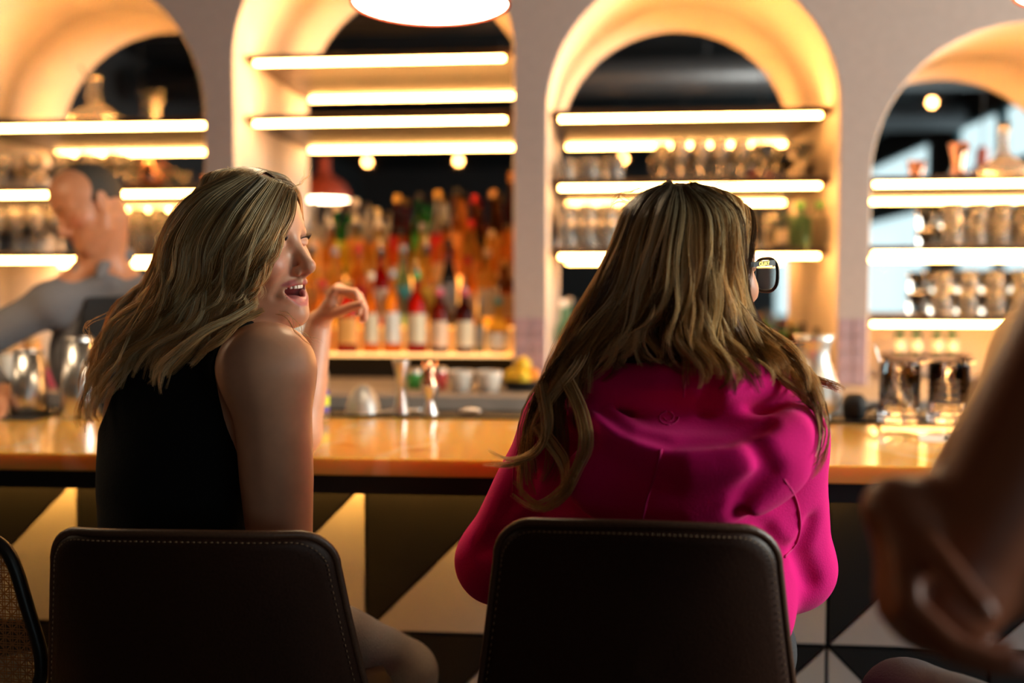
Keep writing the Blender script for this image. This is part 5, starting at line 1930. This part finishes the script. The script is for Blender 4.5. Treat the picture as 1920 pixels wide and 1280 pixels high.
def seam(F, pts, r, name, m, t, Y0=1.1, Y1=1.9, n=40, lift=0.0012):
    P = catmull([(x, y) for x, y in pts], n)
    h = [hit(F, x, y, Y0, Y1, 400) for x, y in P]
    h = [Vector(p) + Vector((0, -lift, 0)) for p in h if p is not None]
    if len(h) > 3:
        o = MB().tube(h, r, 6).build(name, m)
        child(o, w2)
        o.parent = t
        o.location = (0, 0, 0)


for pts in ([(1240, 842), (1228, 890), (1212, 940), (1204, 978)], [(1468, 896), (1490, 930), (1500, 975), (1494, 1015), (1470, 1045)], [(1290, 700), (1283, 722), (1282, 745)], [(1000, 740), (985, 800), (965, 870), (962, 930)]):
    seam(D2, pts, .0017, 'seam', MS['hoodie_seam'], hd2)
sw = [(1252 + 20 * math.cos(a) * (1 - a / 14), 782 + 16 * math.sin(a) * (1 - a / 14)) for a in np.linspace(0, 9.5, 30)]
seam(D2, sw, .0016, 'embroidered_emblem', MS['hoodie_seam'], hd2, n=90)
J2 = Field(axis(-.25, .50, .010), axis(1.28, 2.12, .010), axis(0.02, 1.0, .010))
J2.ell((.11, 1.52, .87), (.18, .14, .11), 0)
for hx, kx in ((.02, -.02), (.20, .26)):
    J2.chain([(hx, 1.52, .83), (kx, 1.95, .80)], [.085, .066], .03)
    J2.chain([(kx, 1.95, .80), (kx, 1.97, .36)], [.060, .045], .02)
cloth('jeans', J2, MS['dark_jeans'], w2, 2, .004, 6)
for kx in (-.02, .26):
    sh = MB().lathe([(0, -.05), (.04, -.05), (.042, -.03), (.036, .0), (.04, .05), (.036, .05), (0, .04)], 18, c=(kx, 1.97, .33))
    sh.tube(catv([(kx, 1.97, .30), (kx, 2.04, .30), (kx, 2.10, .295)], 8), [.04, .04, .039, .038, .036, .032, .026, .014], 12)
    child(sh.build('shoe', MS['shoe']), w2)

HB2 = Field(axis(-.20, .36, .004), axis(1.33, 1.66, .004), axis(1.18, 1.60, .004))
HB2.frame(MH2)
HB2.ell((0, -.014, .032), (.079, .093, .091), 0)
HB2.ell((0, -.052, -.040), (.072, .056, .09), .03)
HB2.ell((0, .11, -.03), (.071, .080, .105), .015, 'sub')
HB2.frame()
HB2.chain([at(1180, 520, 1.46), at(1120, 620, 1.45), at(1060, 700, 1.44)], [.045, .045, .03], .04)
HB2.chain([at(1290, 540, 1.45), at(1290, 620, 1.45)], [.06, .045], .04)
HB2.chain([at(1230, 560, 1.46), at(1205, 640, 1.45)], [.055, .045], .03)
HC2 = Field(*HB2.ax)
g_ = np.stack(np.meshgrid(*[a.astype(float) for a in HB2.ax], indexing='ij'), -1).reshape(-1, 3)
HC2.v = np.minimum(HB2.v, np.minimum(F2.sample(g_), D2.sample(g_)).reshape(HB2.v.shape).astype(np.float32))
back2 = [
    [(1262, 350, 1.50), (1185, 385, 1.46), (1150, 460, 1.45), (1112, 545, 1.44), (1062, 630, 1.44), (1015, 705, 1.44), (985, 785, 1.43), (972, 870, 1.42), (985, 925, 1.42)],
    [(1263, 349, 1.49), (1198, 385, 1.44), (1165, 465, 1.43), (1130, 550, 1.42), (1085, 635, 1.42), (1040, 710, 1.41), (1015, 800, 1.40), (1020, 880, 1.39), (1000, 945, 1.39)],
    [(1264, 349, 1.48), (1212, 390, 1.43), (1182, 470, 1.42), (1150, 550, 1.41), (1112, 630, 1.41), (1085, 700, 1.40), (1065, 780, 1.38), (1070, 850, 1.37)],
    [(1265, 349, 1.47), (1230, 395, 1.42), (1205, 475, 1.40), (1180, 555, 1.40), (1150, 620, 1.40), (1115, 680, 1.39), (1095, 735, 1.37)],
    [(1267, 349, 1.47), (1250, 400, 1.41), (1232, 480, 1.40), (1212, 560, 1.39), (1188, 620, 1.39), (1165, 665, 1.38), (1160, 690, 1.37)],
    [(1270, 349, 1.47), (1272, 400, 1.41), (1262, 480, 1.39), (1248, 560, 1.39), (1240, 620, 1.38), (1265, 665, 1.37), (1290, 690, 1.36)],
    [(1276, 349, 1.47), (1300, 400, 1.41), (1298, 480, 1.39), (1290, 560, 1.39), (1292, 630, 1.38), (1318, 690, 1.36), (1328, 735, 1.34)],
    [(1282, 350, 1.47), (1330, 400, 1.42), (1335, 480, 1.40), (1332, 560, 1.40), (1345, 640, 1.39), (1385, 700, 1.37), (1378, 740, 1.35)],
    [(1290, 352, 1.48), (1350, 398, 1.44), (1358, 480, 1.42), (1358, 560, 1.42), (1390, 640, 1.41), (1445, 690, 1.40), (1462, 720, 1.39)],
    [(1298, 354, 1.49), (1368, 395, 1.46), (1378, 470, 1.45), (1380, 550, 1.45), (1412, 620, 1.45), (1468, 668, 1.45), (1480, 700, 1.45)],
    [(1305, 357, 1.50), (1376, 398, 1.48), (1387, 470, 1.47), (1392, 550, 1.47), (1426, 625, 1.47), (1475, 670, 1.48), (1520, 720, 1.47), (1540, 790, 1.45), (1532, 870, 1.44), (1515, 920, 1.43)],
]
G2 = [on(HC2, g, .011, 1.15, 1.7) for g in back2]
BL2 = [(.90, .60, .27), (.46, .25, .09), (1.0, .76, .42), (.26, .13, .045), (.70, .43, .17), (.14, .07, .026), (1.0, .80, .48)]
S2, C2 = comb(rng, G2, 140, 36, m=24, clump_r=.0085, thick=.013, wave=.010, freq=1.7, tip_pinch=.6, cut=(.78, 1.0), tones=BL2, root_dark=.8, root_col=(.07, .036, .018))
S2b, C2b = comb(rng, G2[3:], 48, 14, m=24, clump_r=.0038, thick=.020, wave=.009, freq=1.6, cut=(.7, 1.0), tones=[BL2[2], BL2[6], (1.0, .82, .50)], root_dark=.7, root_col=(.05, .026, .013))
S2c, C2c = [], []
for g in ([(1010, 720, 1.41), (1020, 800, 1.39), (1000, 850, 1.40), (950, 868, 1.42), (895, 858, 1.44)], [(1050, 700, 1.40), (1085, 780, 1.37), (1090, 850, 1.36), (1060, 920, 1.36), (1005, 952, 1.37), (950, 908, 1.40)],
          [(1000, 800, 1.42), (1050, 870, 1.38), (1060, 920, 1.37), (1010, 950, 1.38)], [(1395, 640, 1.44), (1440, 700, 1.42), (1500, 745, 1.42), (1535, 790, 1.43), (1530, 860, 1.43), (1505, 905, 1.42)],
          [(1410, 600, 1.46), (1450, 640, 1.47), (1520, 650, 1.48)], [(1415, 620, 1.46), (1470, 690, 1.46), (1540, 720, 1.46), (1575, 745, 1.47)], [(1200, 352, 1.48), (1165, 365, 1.48), (1140, 372, 1.48)], [(1320, 352, 1.48), (1360, 345, 1.48), (1400, 365, 1.48)], [(1180, 380, 1.46), (1150, 372, 1.47), (1120, 400, 1.47)]):
    gg = [at(*p) for p in g]
    thin = len(g) < 4
    a, b_ = comb(rng, [gg, [p + Vector((.01, 0, .006)) * (.5 if thin else 1) for p in gg]], 2 if thin else 4, 3 if thin else 20, m=24, clump_r=.005, thick=.006, wave=.003, freq=1.2, cut=(.85, 1.0), tones=[BL2[0], BL2[2], BL2[4]], root_dark=.1, frizz=.002)
    S2c.append(a)
    C2c.append(b_)
a_, b_ = crown_sheets(rng, MH2, (-1, 1), BL2, 36, .8, (.07, .036, .018))
S2c.append(a_[:, :24])
C2c.append(b_[:, :24])
S2 = np.concatenate([push_out(S2, [F2, D2], .004), push_out(S2b, [F2, D2], .006), push_out(np.concatenate(S2c), [F2, D2], .004)])
C2 = np.concatenate([C2, C2b, np.concatenate(C2c)])
vb, qb = HB2.mesh()
vb = relax(vb, qb, 2)
hb2 = child(raw_mesh('hair', vb, qb, MS['hair_base']), w2)
st2 = strands_mesh('hair_strands', S2, np.full(len(S2), WHAIR) * rng.uniform(.7, 1.4, len(S2)), C2, MS['hair'], hb2)
st2['kind'] = 'stuff'

# her spectacles
m2 = Matrix(MH2.tolist())
sp = thing('spectacles', 'black framed spectacles worn by the woman in the pink hoodie', 'glasses', m2 @ Vector((0, .10, 0)))


def put_sp(mb, name, m_, parent=None):
    o = mb.build(name, m_)
    o.parent = parent or sp
    o.location = -sp.location if parent is None else (0, 0, 0)
    return o


for s in (-1, 1):
    loop = []
    for k in range(33):
        a = 2 * PI * k / 32
        ca, sa = math.cos(a), math.sin(a)
        rx, rz = .0275, .0245
        qn = (abs(ca) ** 2.8 + abs(sa) ** 2.8) ** (-1 / 2.8)
        x = s * (.0365 + rx * ca * qn * (1 if True else 1))
        loop.append(m2 @ Vector((x, .1065 - .10 * abs(x) ** 1.6 * 1.0, -.010 + rz * sa * qn)))
    put_sp(MB().tube(loop, .0026, 8, cap=False), 'rim', M['acetate'])
    cc = sum(loop[:-1], Vector()) / 32
    lm = MB()
    lm.add([p for p in loop[:-1]] + [cc], [(k, (k + 1) % 32, 32) for k in range(32)], True)
    put_sp(lm, 'lens', MS['lens'])
    tp = [m2 @ Vector(p) for p in ((s * .065, .0955, .006), (s * .0715, .092, .007), (s * .0775, .05, .004), (s * .080, .0, .001), (s * .079, -.02, -.004), (s * .076, -.04, -.024))]
    tb = MB()
    n_ = (m2.to_3x3() @ Vector((s, 0, 0))).normalized()
    pts = catv(tp, 26)
    vs, fs = [], []
    for i, p in enumerate(pts):
        h_ = .0048 - .0018 * min(i / 18, 1)
        upv = (m2.to_3x3() @ Vector((0, 0, 1))).normalized()
        vs += [p + n_ * .0013 + upv * h_, p + n_ * .0013 - upv * h_, p - n_ * .0013 - upv * h_, p - n_ * .0013 + upv * h_]
    for i in range(len(pts) - 1):
        for k in range(4):
            fs.append((i * 4 + k, i * 4 + (k + 1) % 4, i * 4 + 4 + (k + 1) % 4, i * 4 + 4 + k))
    fs += [(0, 1, 2, 3), tuple(4 * (len(pts) - 1) + k for k in (3, 2, 1, 0))]
    tb.add(vs, fs)
    tobj = put_sp(tb, 'temple', M['acetate'])
    if s == 1:
        cu = bpy.data.curves.new('lettering', 'FONT')
        cu.body = 'QUAY'
        cu.size = .0075
        cu.extrude = .0002
        cu.offset = .00012
        cu.materials.append(MS['gold_ink'])
        tx = bpy.data.objects.new('lettering', cu)
        COL.objects.link(tx)
        tx.parent = tobj
        yv = (m2 @ Vector((.0725, .090, .007)) - m2 @ Vector((.0765, .060, .0045))).normalized()
        zv = (m2.to_3x3() @ Vector((0, 0, 1))).normalized()
        xv = yv.cross(zv).normalized()
        zv = xv.cross(yv)
        R_ = Matrix((yv, zv, xv)).transposed().to_4x4()
        org = m2 @ Vector((.0768, .060, .0022)) + xv * .0016
        me_ = bpy.data.meshes.new_from_object(tx)
        bpy.data.objects.remove(tx)
        tx = bpy.data.objects.new('lettering', me_)
        COL.objects.link(tx)
        tx.parent = tobj
        tx.matrix_local = Matrix.Translation(org) @ R_
put_sp(MB().tube([m2 @ Vector(p) for p in ((-.011, .1055, .002), (0, .1085, .005), (.011, .1055, .002))], .002, 8), 'bridge', M['acetate'])

# ============ the bartender
MH3 = head_matrix(at(166, 386, 2.76), 140, -27, 8, .99)
w3 = thing('person', 'bartender with shaved sides in a grey shirt and charcoal apron, looking down', 'person', (-1.435, 2.86, 0))
N3 = V3(at(192, 492, 2.82))
SL3, SR3 = V3(at(268, 560, 2.86)), V3(at(100, 568, 2.74))
EL3, WL3 = np.array([-1.15, 2.85, 1.09]), np.array([-1.11, 2.63, 1.115])
ER3, WR3 = V3(at(-75, 660, 2.66)), np.array([-1.575, 2.50, 1.115])
F3 = Field(axis(-2.1, -1.05, .008, [(-1.55, -1.25, .0035)]), axis(2.35, 3.10, .008, [(2.62, 2.92, .0035)]), axis(.80, 1.82, .008, [(1.46, 1.78, .0035)]))
sculpt_head(F3, MH3, male=True, lids=.95)
neck(F3, MH3, N3, .058, .064, .03)
F3.ell((-1.455, 2.86, 1.22), (.16, .10, .20), .03, rot=yrot(25))
F3.ell((-1.435, 2.88, 1.02), (.14, .10, .15), .05, rot=yrot(25))
for s_, e_, w_, th in ((SL3, EL3, WL3, -1), (SR3, ER3, WR3, 1)):
    F3.chain([N3, s_, e_, w_], [.05, .052, .042, .028], .03)
    sculpt_hand(F3, w_, (-.3, -.9, -.05), (0, .05, -1), th, curls=((30, 30, 20),) * 4, s=1.05)
v, q = F3.mesh()
v = relax(v, q, 2, .4)
c = skin_cols(len(v)) * np.array([.82, .70, .60])
paint_head(v, c, MH3, male=True, brow=(.02, .015, .012), lip=(.42, .15, .12), iris=(.03, .02, .015), blush=.5)
child(raw_mesh('body', v, q, MS['skin'], None, c), w3)
HB3 = Field(axis(-1.60, -1.2, .004), axis(2.60, 2.95, .004), axis(1.48, 1.80, .004))
HB3.frame(MH3)
HB3.ell((0, -.014, .030), (.0785, .1005, .0915), 0)
HB3.ell((0, .135, -.02), (.16, .105, .20), .004, 'sub')
HB3.ell((0, .02, -.125), (.2, .17, .13), .01, 'sub')
HB3.frame()
vb, qb = HB3.mesh()
child(raw_mesh('hair', relax(vb, qb, 2), qb, mat('cropped_dark_hair', (.045, .038, .030), .7, bump=.6, scale=500)), w3)
D3 = Field(axis(-2.1, -1.05, .008), axis(2.40, 3.10, .008), axis(.85, 1.60, .008))
D3.ell((-1.455, 2.86, 1.21), (.185, .125, .20), 0, rot=yrot(25))
D3.ell((-1.435, 2.88, 1.00), (.165, .125, .17), .05, rot=yrot(25))
for s_, e_, w_ in ((SL3, EL3, WL3), (SR3, ER3, WR3)):
    D3.chain([N3 + [0, 0, -.05], s_], [.054, .060], .035)
    D3.chain([s_, e_, w_ * .8 + e_ * .2], [.060, .050, .040], .03)
# collar with two points
D3.chain([N3 + [.06, .03, .02], N3 + [.0, .06, .035], N3 + [-.06, .03, .02]], [.022, .022, .022], .02)
D3.chain([N3 + [.055, .02, .02], N3 + [.03, -.055, -.01], N3 + [.03, -.085, -.045]], [.022, .017, .008], .012)
D3.chain([N3 + [-.055, .02, .02], N3 + [-.035, -.055, -.01], N3 + [-.055, -.08, -.045]], [.022, .017, .008], .012)
cloth('shirt', D3, MS['shirt'], w3, 2, .005, 8)
A3 = D3.copy()
A3.v = np.maximum(A3.v - .010, 0 * A3.v - 9)
zz = A3.ax[2][None, None, :]
xx, yy_ = A3.ax[0][:, None, None], A3.ax[1][None, :, None]
dirx = (xx + 1.455) * math.cos(math.radians(25)) + (yy_ - 2.86) * math.sin(math.radians(25))
diry = -(xx + 1.455) * math.sin(math.radians(25)) + (yy_ - 2.86) * math.cos(math.radians(25))
A3.v = np.maximum(np.maximum(A3.v, zz - 1.385), np.maximum(np.abs(dirx) - (.135 - .25 * np.maximum(zz - 1.15, 0)), diry - .0)).astype(np.float32)
cloth('apron', A3, MS['apron'], w3, 2)
J3 = Field(axis(-1.7, -1.08, .012), axis(2.66, 3.12, .012), axis(0.03, 1.0, .012))
J3.ell((-1.435, 2.88, .92), (.165, .125, .12), 0)
for dx in (-.09, .09):
    J3.chain([(-1.435 + dx, 2.88, .88), (-1.435 + dx * 1.1, 2.87, .48), (-1.435 + dx * 1.2, 2.90, .08)], [.088, .062, .048], .02)
cloth('trousers', J3, MS['dark_jeans'], w3, 2, .004, 9)
for dx in (-.108, .108):
    sh = MB().tube(catv([(-1.435 + dx, 2.94, .045), (-1.435 + dx, 2.87, .045), (-1.455 + dx, 2.78, .040), (-1.465 + dx, 2.70, .03)], 10), [.03, .042, .044, .044, .043, .042, .040, .038, .032, .02], 14)
    child(sh.build('shoe', MS['shoe']), w3)

# ============ the person with folded arms at the right
w4 = thing('person', 'dim out of focus person with folded bare arms and a black top', 'person', (.52, .98, 0))
S4, E4 = V3(at(2040, 610, .86)), V3(at(1760, 1115, .84))
W4 = np.array([.50, 1.06, 1.16])
N4 = np.array([.53, .98, 1.42])
So, Eo = np.array([.50, 1.16, 1.33]), np.array([.38, 1.18, 1.09])
Wo = V3(at(1680, 955, .845))
F4 = Field(axis(.20, .86, .006, [(.24, .42, .003)]), axis(.74, 1.30, .006, [(.78, .96, .003)]), axis(.85, 1.78, .006, [(1.08, 1.26, .003), (1.46, 1.70, .003)]))
MH4 = head_matrix((.50, .99, 1.585), -8, -4, 0, 1.02)
sculpt_head(F4, MH4)
neck(F4, MH4, N4, .052, .06, .03)
F4.ell((.56, 1.0, 1.25), (.12, .165, .18), .03, rot=yrot(8))
F4.chain([N4 + [0, 0, -.02], S4 + [.03, .02, 0]], [.055, .058], .04)
F4.chain([N4 + [0, 0, -.02], So], [.055, .058], .04)
F4.chain([S4, S4 * .5 + E4 * .5, E4], [.056, .052, .045], .03)
F4.chain([E4, E4 * .55 + W4 * .45, W4], [.044, .044, .03], .02)
F4.chain([So, Eo, Wo], [.055, .045, .028], .03)
tips4 = sculpt_hand(F4, Wo, (-.05, -.42, -.90), (.95, -.16, -.25), 1, curls=((46, 26, 14), (50, 28, 14), (56, 28, 14), (60, 28, 14)), s=1.0, spread=.10, k=.003)
sculpt_hand(F4, W4, (.2, .9, .2), (.9, -.2, 0), 1, curls=((20, 20, 10),) * 4, s=.95)
v, q = F4.mesh()
v = relax(v, q, 2, .4)
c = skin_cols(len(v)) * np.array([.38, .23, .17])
paint_head(v, c, MH4)
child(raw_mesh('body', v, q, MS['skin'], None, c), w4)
wn_ = thing('x', None, None)
nails(tips4, wn_, (0, 1, 2, 3))
for o in list(wn_.children):
    child(o, w4)
bpy.data.objects.remove(wn_)
T4 = Field(axis(.30, .86, .007), axis(.74, 1.30, .007), axis(.80, 1.46, .007))
T4.ell((.575, 1.0, 1.25), (.128, .17, .185), 0, rot=yrot(8))
T4.ell((.58, 1.0, 1.0), (.13, .165, .17), .05, rot=yrot(8))
T4.chain([N4 + [0, 0, -.03], S4 + [.05, .02, .0]], [.058, .062], .04)
T4.chain([N4 + [0, 0, -.03], So + [.03, 0, 0]], [.058, .062], .04)
T4.ell(S4 + [-.05, -.02, -.06], (.06, .07, .10), .012, 'sub')
T4.ell(So + [-.05, .03, -.05], (.06, .09, .11), .012, 'sub')
T4.cap(N4 + [0, 0, -.01], N4 + [0, 0, .2], .062, .08, .01, 'sub')
cloth('top', T4, MS['black_knit'], w4, 2)
J4 = Field(axis(.10, .86, .011), axis(.74, 1.75, .011), axis(0.02, 1.0, .011))
J4.ell((.56, 1.0, .88), (.14, .17, .12), 0)
for hy, kx in ((.92, .34), (1.10, .44)):
    J4.chain([(.55, hy, .84), (kx, hy + .36, .80)], [.088, .066], .03)
    J4.chain([(kx, hy + .36, .80), (kx - .02, hy + .42, .36)], [.06, .045], .02)
cloth('jeans', J4, MS['dark_jeans'], w4, 2, .004, 12)
for hy, kx in ((.92, .34), (1.10, .44)):
    sh = MB().tube(catv([(kx - .02, hy + .38, .32), (kx - .02, hy + .44, .31), (kx - .03, hy + .54, .30)], 8), [.035, .044, .044, .043, .041, .036, .03, .016], 14)
    child(sh.build('shoe', MS['shoe']), w4)
HB4 = Field(axis(.36, .66, .005), axis(.84, 1.12, .005), axis(1.42, 1.75, .005))
HB4.frame(MH4)
HB4.ell((0, -.022, .034), (.084, .102, .094), 0)
HB4.ell((0, -.07, -.04), (.06, .05, .08), .03)
HB4.ell((0, .10, -.03), (.072, .075, .105), .015, 'sub')
HB4.frame()
vb, qb = HB4.mesh()
child(raw_mesh('hair', relax(vb, qb, 2), qb, mat('dark_tied_hair', (.03, .018, .012), .5, bump=.6, scale=300)), w4)
# ------------------------------------------------------------------ stools


def bucket_stool(x, y, rz, w_top, w_bot, z_top, z_bot, label):
    """Upholstered bucket stool: curved leather back with welted, stitched edge, seat, four legs and footrest."""
    t = thing('bar_stool', label, 'stool', (x, y, 0), rz, 'brown leather bar stools')

    def outline(n=64):
        """Closed outline of the back shell in (u, z); rounded top corners, sides flaring to the seat."""
        hw, hb, r = w_top / 2, w_bot / 2, .055
        pts = [(-hb, z_bot)]
        for k in range(11):
            s_ = k / 10
            pts.append((-hb + (hb - hw) * s_ ** .8, z_bot + (z_top - r - z_bot) * s_))
        for k in range(1, 9):
            a = PI - PI / 2 * k / 8
            pts.append((-hw + r + r * math.cos(a), z_top - r + r * math.sin(a)))
        for k in range(1, 12):
            s_ = k / 12
            u = -hw + r + (2 * hw - 2 * r) * s_
            pts.append((u, z_top + .004 * math.sin(PI * s_)))
        right = [(-u, z_) for u, z_ in pts[1:20]][::-1]
        return pts[1:] + right

    def bend(u, z_):
        """Depth of the shell: wraps forward at the sides, leans back towards the top."""
        return .75 * u * u + 1.6 * max(abs(u) - .10, 0) ** 2 - .10 * (z_ - z_bot)

    ol = outline()
    b = MB()
    rings = [(1.0, .014), (.985, .003), (.96, .0)]
    vs, fs = [], []
    n = len(ol)
    cz = (z_top + z_bot) / 2
    lay = []
    for back in (True, False):
        for sc, dy in ([(0.001, 0), (.3, 0), (.6, 0), (.9, 0), (.97, .0015), (1.0, .010)] if back else [(1.0, .024), (.97, .034), (.9, .036), (.5, .04), (.001, .04)]):
            lay.append((sc, dy))
    for sc, dy in lay:
        for (u, z_) in ol:
            uu, z2 = u * sc, cz + (z_ - cz) * sc
            vs.append((uu, bend(uu, z2) + dy, z2))
    for j in range(len(lay) - 1):
        for k in range(n):
            k2 = (k + 1) % n
            fs.append((j * n + k, j * n + k2, (j + 1) * n + k2, (j + 1) * n + k))
    b.add(vs, fs, True)
    back = b.build('backrest', M['leather'], t)
    rim = [Vector((u * 1.002, bend(u, z_) + .012, z_ + (.002 if z_ > z_top - .1 else 0))) for u, z_ in ol]
    MB().tube(rim, .0065, 8).build('piping', M['leather_edge'], back)
    st = MB()
    acc = 0.0
    prev = None
    for k in range(n - 1):
        for s_ in (0, .33, .66):
            u = (ol[k][0] * (1 - s_) + ol[k + 1][0] * s_) * .965
            z_ = cz + ((ol[k][1] * (1 - s_) + ol[k + 1][1] * s_) - cz) * .965
            p = Vector((u, bend(u, z_) - .0005, z_))
            if prev is not None and (p - prev).length > .0065:
                d = (p - prev).normalized()
                st.tube([p - d * .002, p + d * .002], .0007, 4)
                prev = p
            elif prev is None:
                prev = p
    o = st.build('stitching', M['stitch'], back)
    o['kind'] = 'stuff'
    # seat
    s2 = MB()
    zs = z_bot + .02
    prof = [(0, 0), (.17, 0), (.195, .015), (.20, .035), (.19, .055), (.15, .068), (0, .072)]
    s2.lathe(prof, 32, c=(0, .21, zs - .045), sx=w_bot / .42, sy=.98, power=3.2)
    s2.build('seat', M['leather'], t)
    MB().box(-.12, .12, .10, .32, zs - .06, zs - .045).build('seat_plate', M['black_metal'], t)
    for sx in (-1, 1):
        for sy in (-1, 1):
            MB().tube([(sx * .13, .21 + sy * .12, zs - .05), (sx * .20, .21 + sy * .19, 0.0)], [.014, .010], 10).build('leg', M['black_metal'], t)
    fz = .30
    k_ = .13 + (.20 - .13) * (zs - .05 - fz) / (zs - .05)
    ky = .12 + (.19 - .12) * (zs - .05 - fz) / (zs - .05)
    c4 = [(-k_, .21 - ky), (k_, .21 - ky), (k_, .21 + ky), (-k_, .21 + ky)]
    f_ = MB()
    for a_, b_ in zip(c4, c4[1:] + c4[:1]):
        f_.tube([(a_[0], a_[1], fz), (b_[0], b_[1], fz)], .008, 8)
    f_.build('footrest', M['black_metal'], t)
    return t


pa = at(350, 1000, 1.34)
bucket_stool(pa.x, 1.335, math.radians(2), .415, .52, pa.z, .72, 'brown leather bar stool under the woman in the black top')
pb = at(1192, 985, 1.28)
bucket_stool(pb.x, 1.285, math.radians(-2), .365, .475, pb.z, .72, 'brown leather bar stool under the woman in the pink hoodie')

# cane backed stool at the left edge
pc = at(-100, 1005, 1.50)
t = thing('cane_stool', 'black framed stool with woven cane back cut by the left edge', 'stool', (pc.x, 1.50, 0), math.radians(-8))
ctl = [(0, pc.z), (.05, pc.z - .002), (.095, pc.z - .03), (.125, pc.z - .12), (.145, pc.z - .20), (.135, pc.z - .25), (.09, pc.z - .285), (0, pc.z - .30)]
ctl = ctl + [(-u, z_) for u, z_ in ctl[1:-1]][::-1]
loop = catmull(ctl + [ctl[0]], 90)
MB().tube([(u, .02 + .6 * u * u, z_) for u, z_ in loop], .011, 10, cap=False).build('back_frame', M['black_wood'], t)
cz = pc.z - .155


def inside(u, z_):
    c_ = False
    n = len(loop)
    for i in range(n - 1):
        (x1, y1), (x2, y2) = loop[i], loop[i + 1]
        if (y1 > z_) != (y2 > z_) and u < (x2 - x1) * (z_ - y1) / (y2 - y1 + 1e-12) + x1:
            c_ = not c_
    return c_


cn = MB()
pitch = .0120
for fam, (dx, dz, gap, wd) in enumerate(((1, 0, pitch, .0022), (0, 1, pitch, .0022), (1, 1, pitch, .0024), (1, -1, pitch, .0024))):
    L = math.hypot(dx, dz)
    ux, uz = dx / L, dz / L
    nx, nz = -uz, ux
    g2 = gap if fam < 2 else gap / math.sqrt(2) * 2
    for pair in (-1, 1) if fam < 2 else (0,):
        for i in range(-40, 41):
            off = i * (g2 if fam >= 2 else pitch) + pair * .0019
            seg_ = []
            for k in range(-60, 61):
                s_ = k * .006
                u, z_ = nx * off + ux * s_, cz + nz * off + uz * s_
                if inside(u, z_):
                    seg_.append((u, z_))
                else:
                    if len(seg_) > 1:
                        break
                    seg_ = []
            if len(seg_) > 1:
                vs = []
                for (u, z_) in (seg_[0], seg_[len(seg_) // 2], seg_[-1]):
                    y_ = .02 + .6 * u * u + (fam - 1.5) * .0006
                    vs += [(u + nx * wd / 2, y_, z_ + nz * wd / 2), (u - nx * wd / 2, y_, z_ - nz * wd / 2)]
                cn.add(vs, [(0, 1, 3, 2), (2, 3, 5, 4)])
o = cn.build('cane_webbing', M['cane'], t)
o['kind'] = 'stuff'
MB().lathe([(0, 0), (.17, 0), (.19, .012), (.19, .03), (.17, .042), (0, .045)], 32, c=(0, .22, pc.z - .36)).build('seat', M['black_wood'], t)
for sx in (-1, 1):
    MB().tube(catv([(sx * .10, .035, pc.z - .288), (sx * .13, .05, pc.z - .36), (sx * .17, .03, 0)], 12), .012, 10).build('leg', M['black_wood'], t)
    MB().tube([(sx * .12, .34, pc.z - .345), (sx * .17, .40, 0)], .012, 10).build('leg', M['black_wood'], t)
f_ = MB()
for a_, b_ in (((-.155, .04), (.155, .04)), ((.155, .04), (.15, .375)), ((.15, .375), (-.15, .375)), ((-.15, .375), (-.155, .04))):
    f_.tube([(a_[0], a_[1], .30), (b_[0], b_[1], .30)], .008, 8)
f_.build('footrest', M['black_metal'], t)
bucket_stool(.62, .74, math.radians(22), .365, .475, .98, .72, 'brown leather bar stool under the person with folded arms')
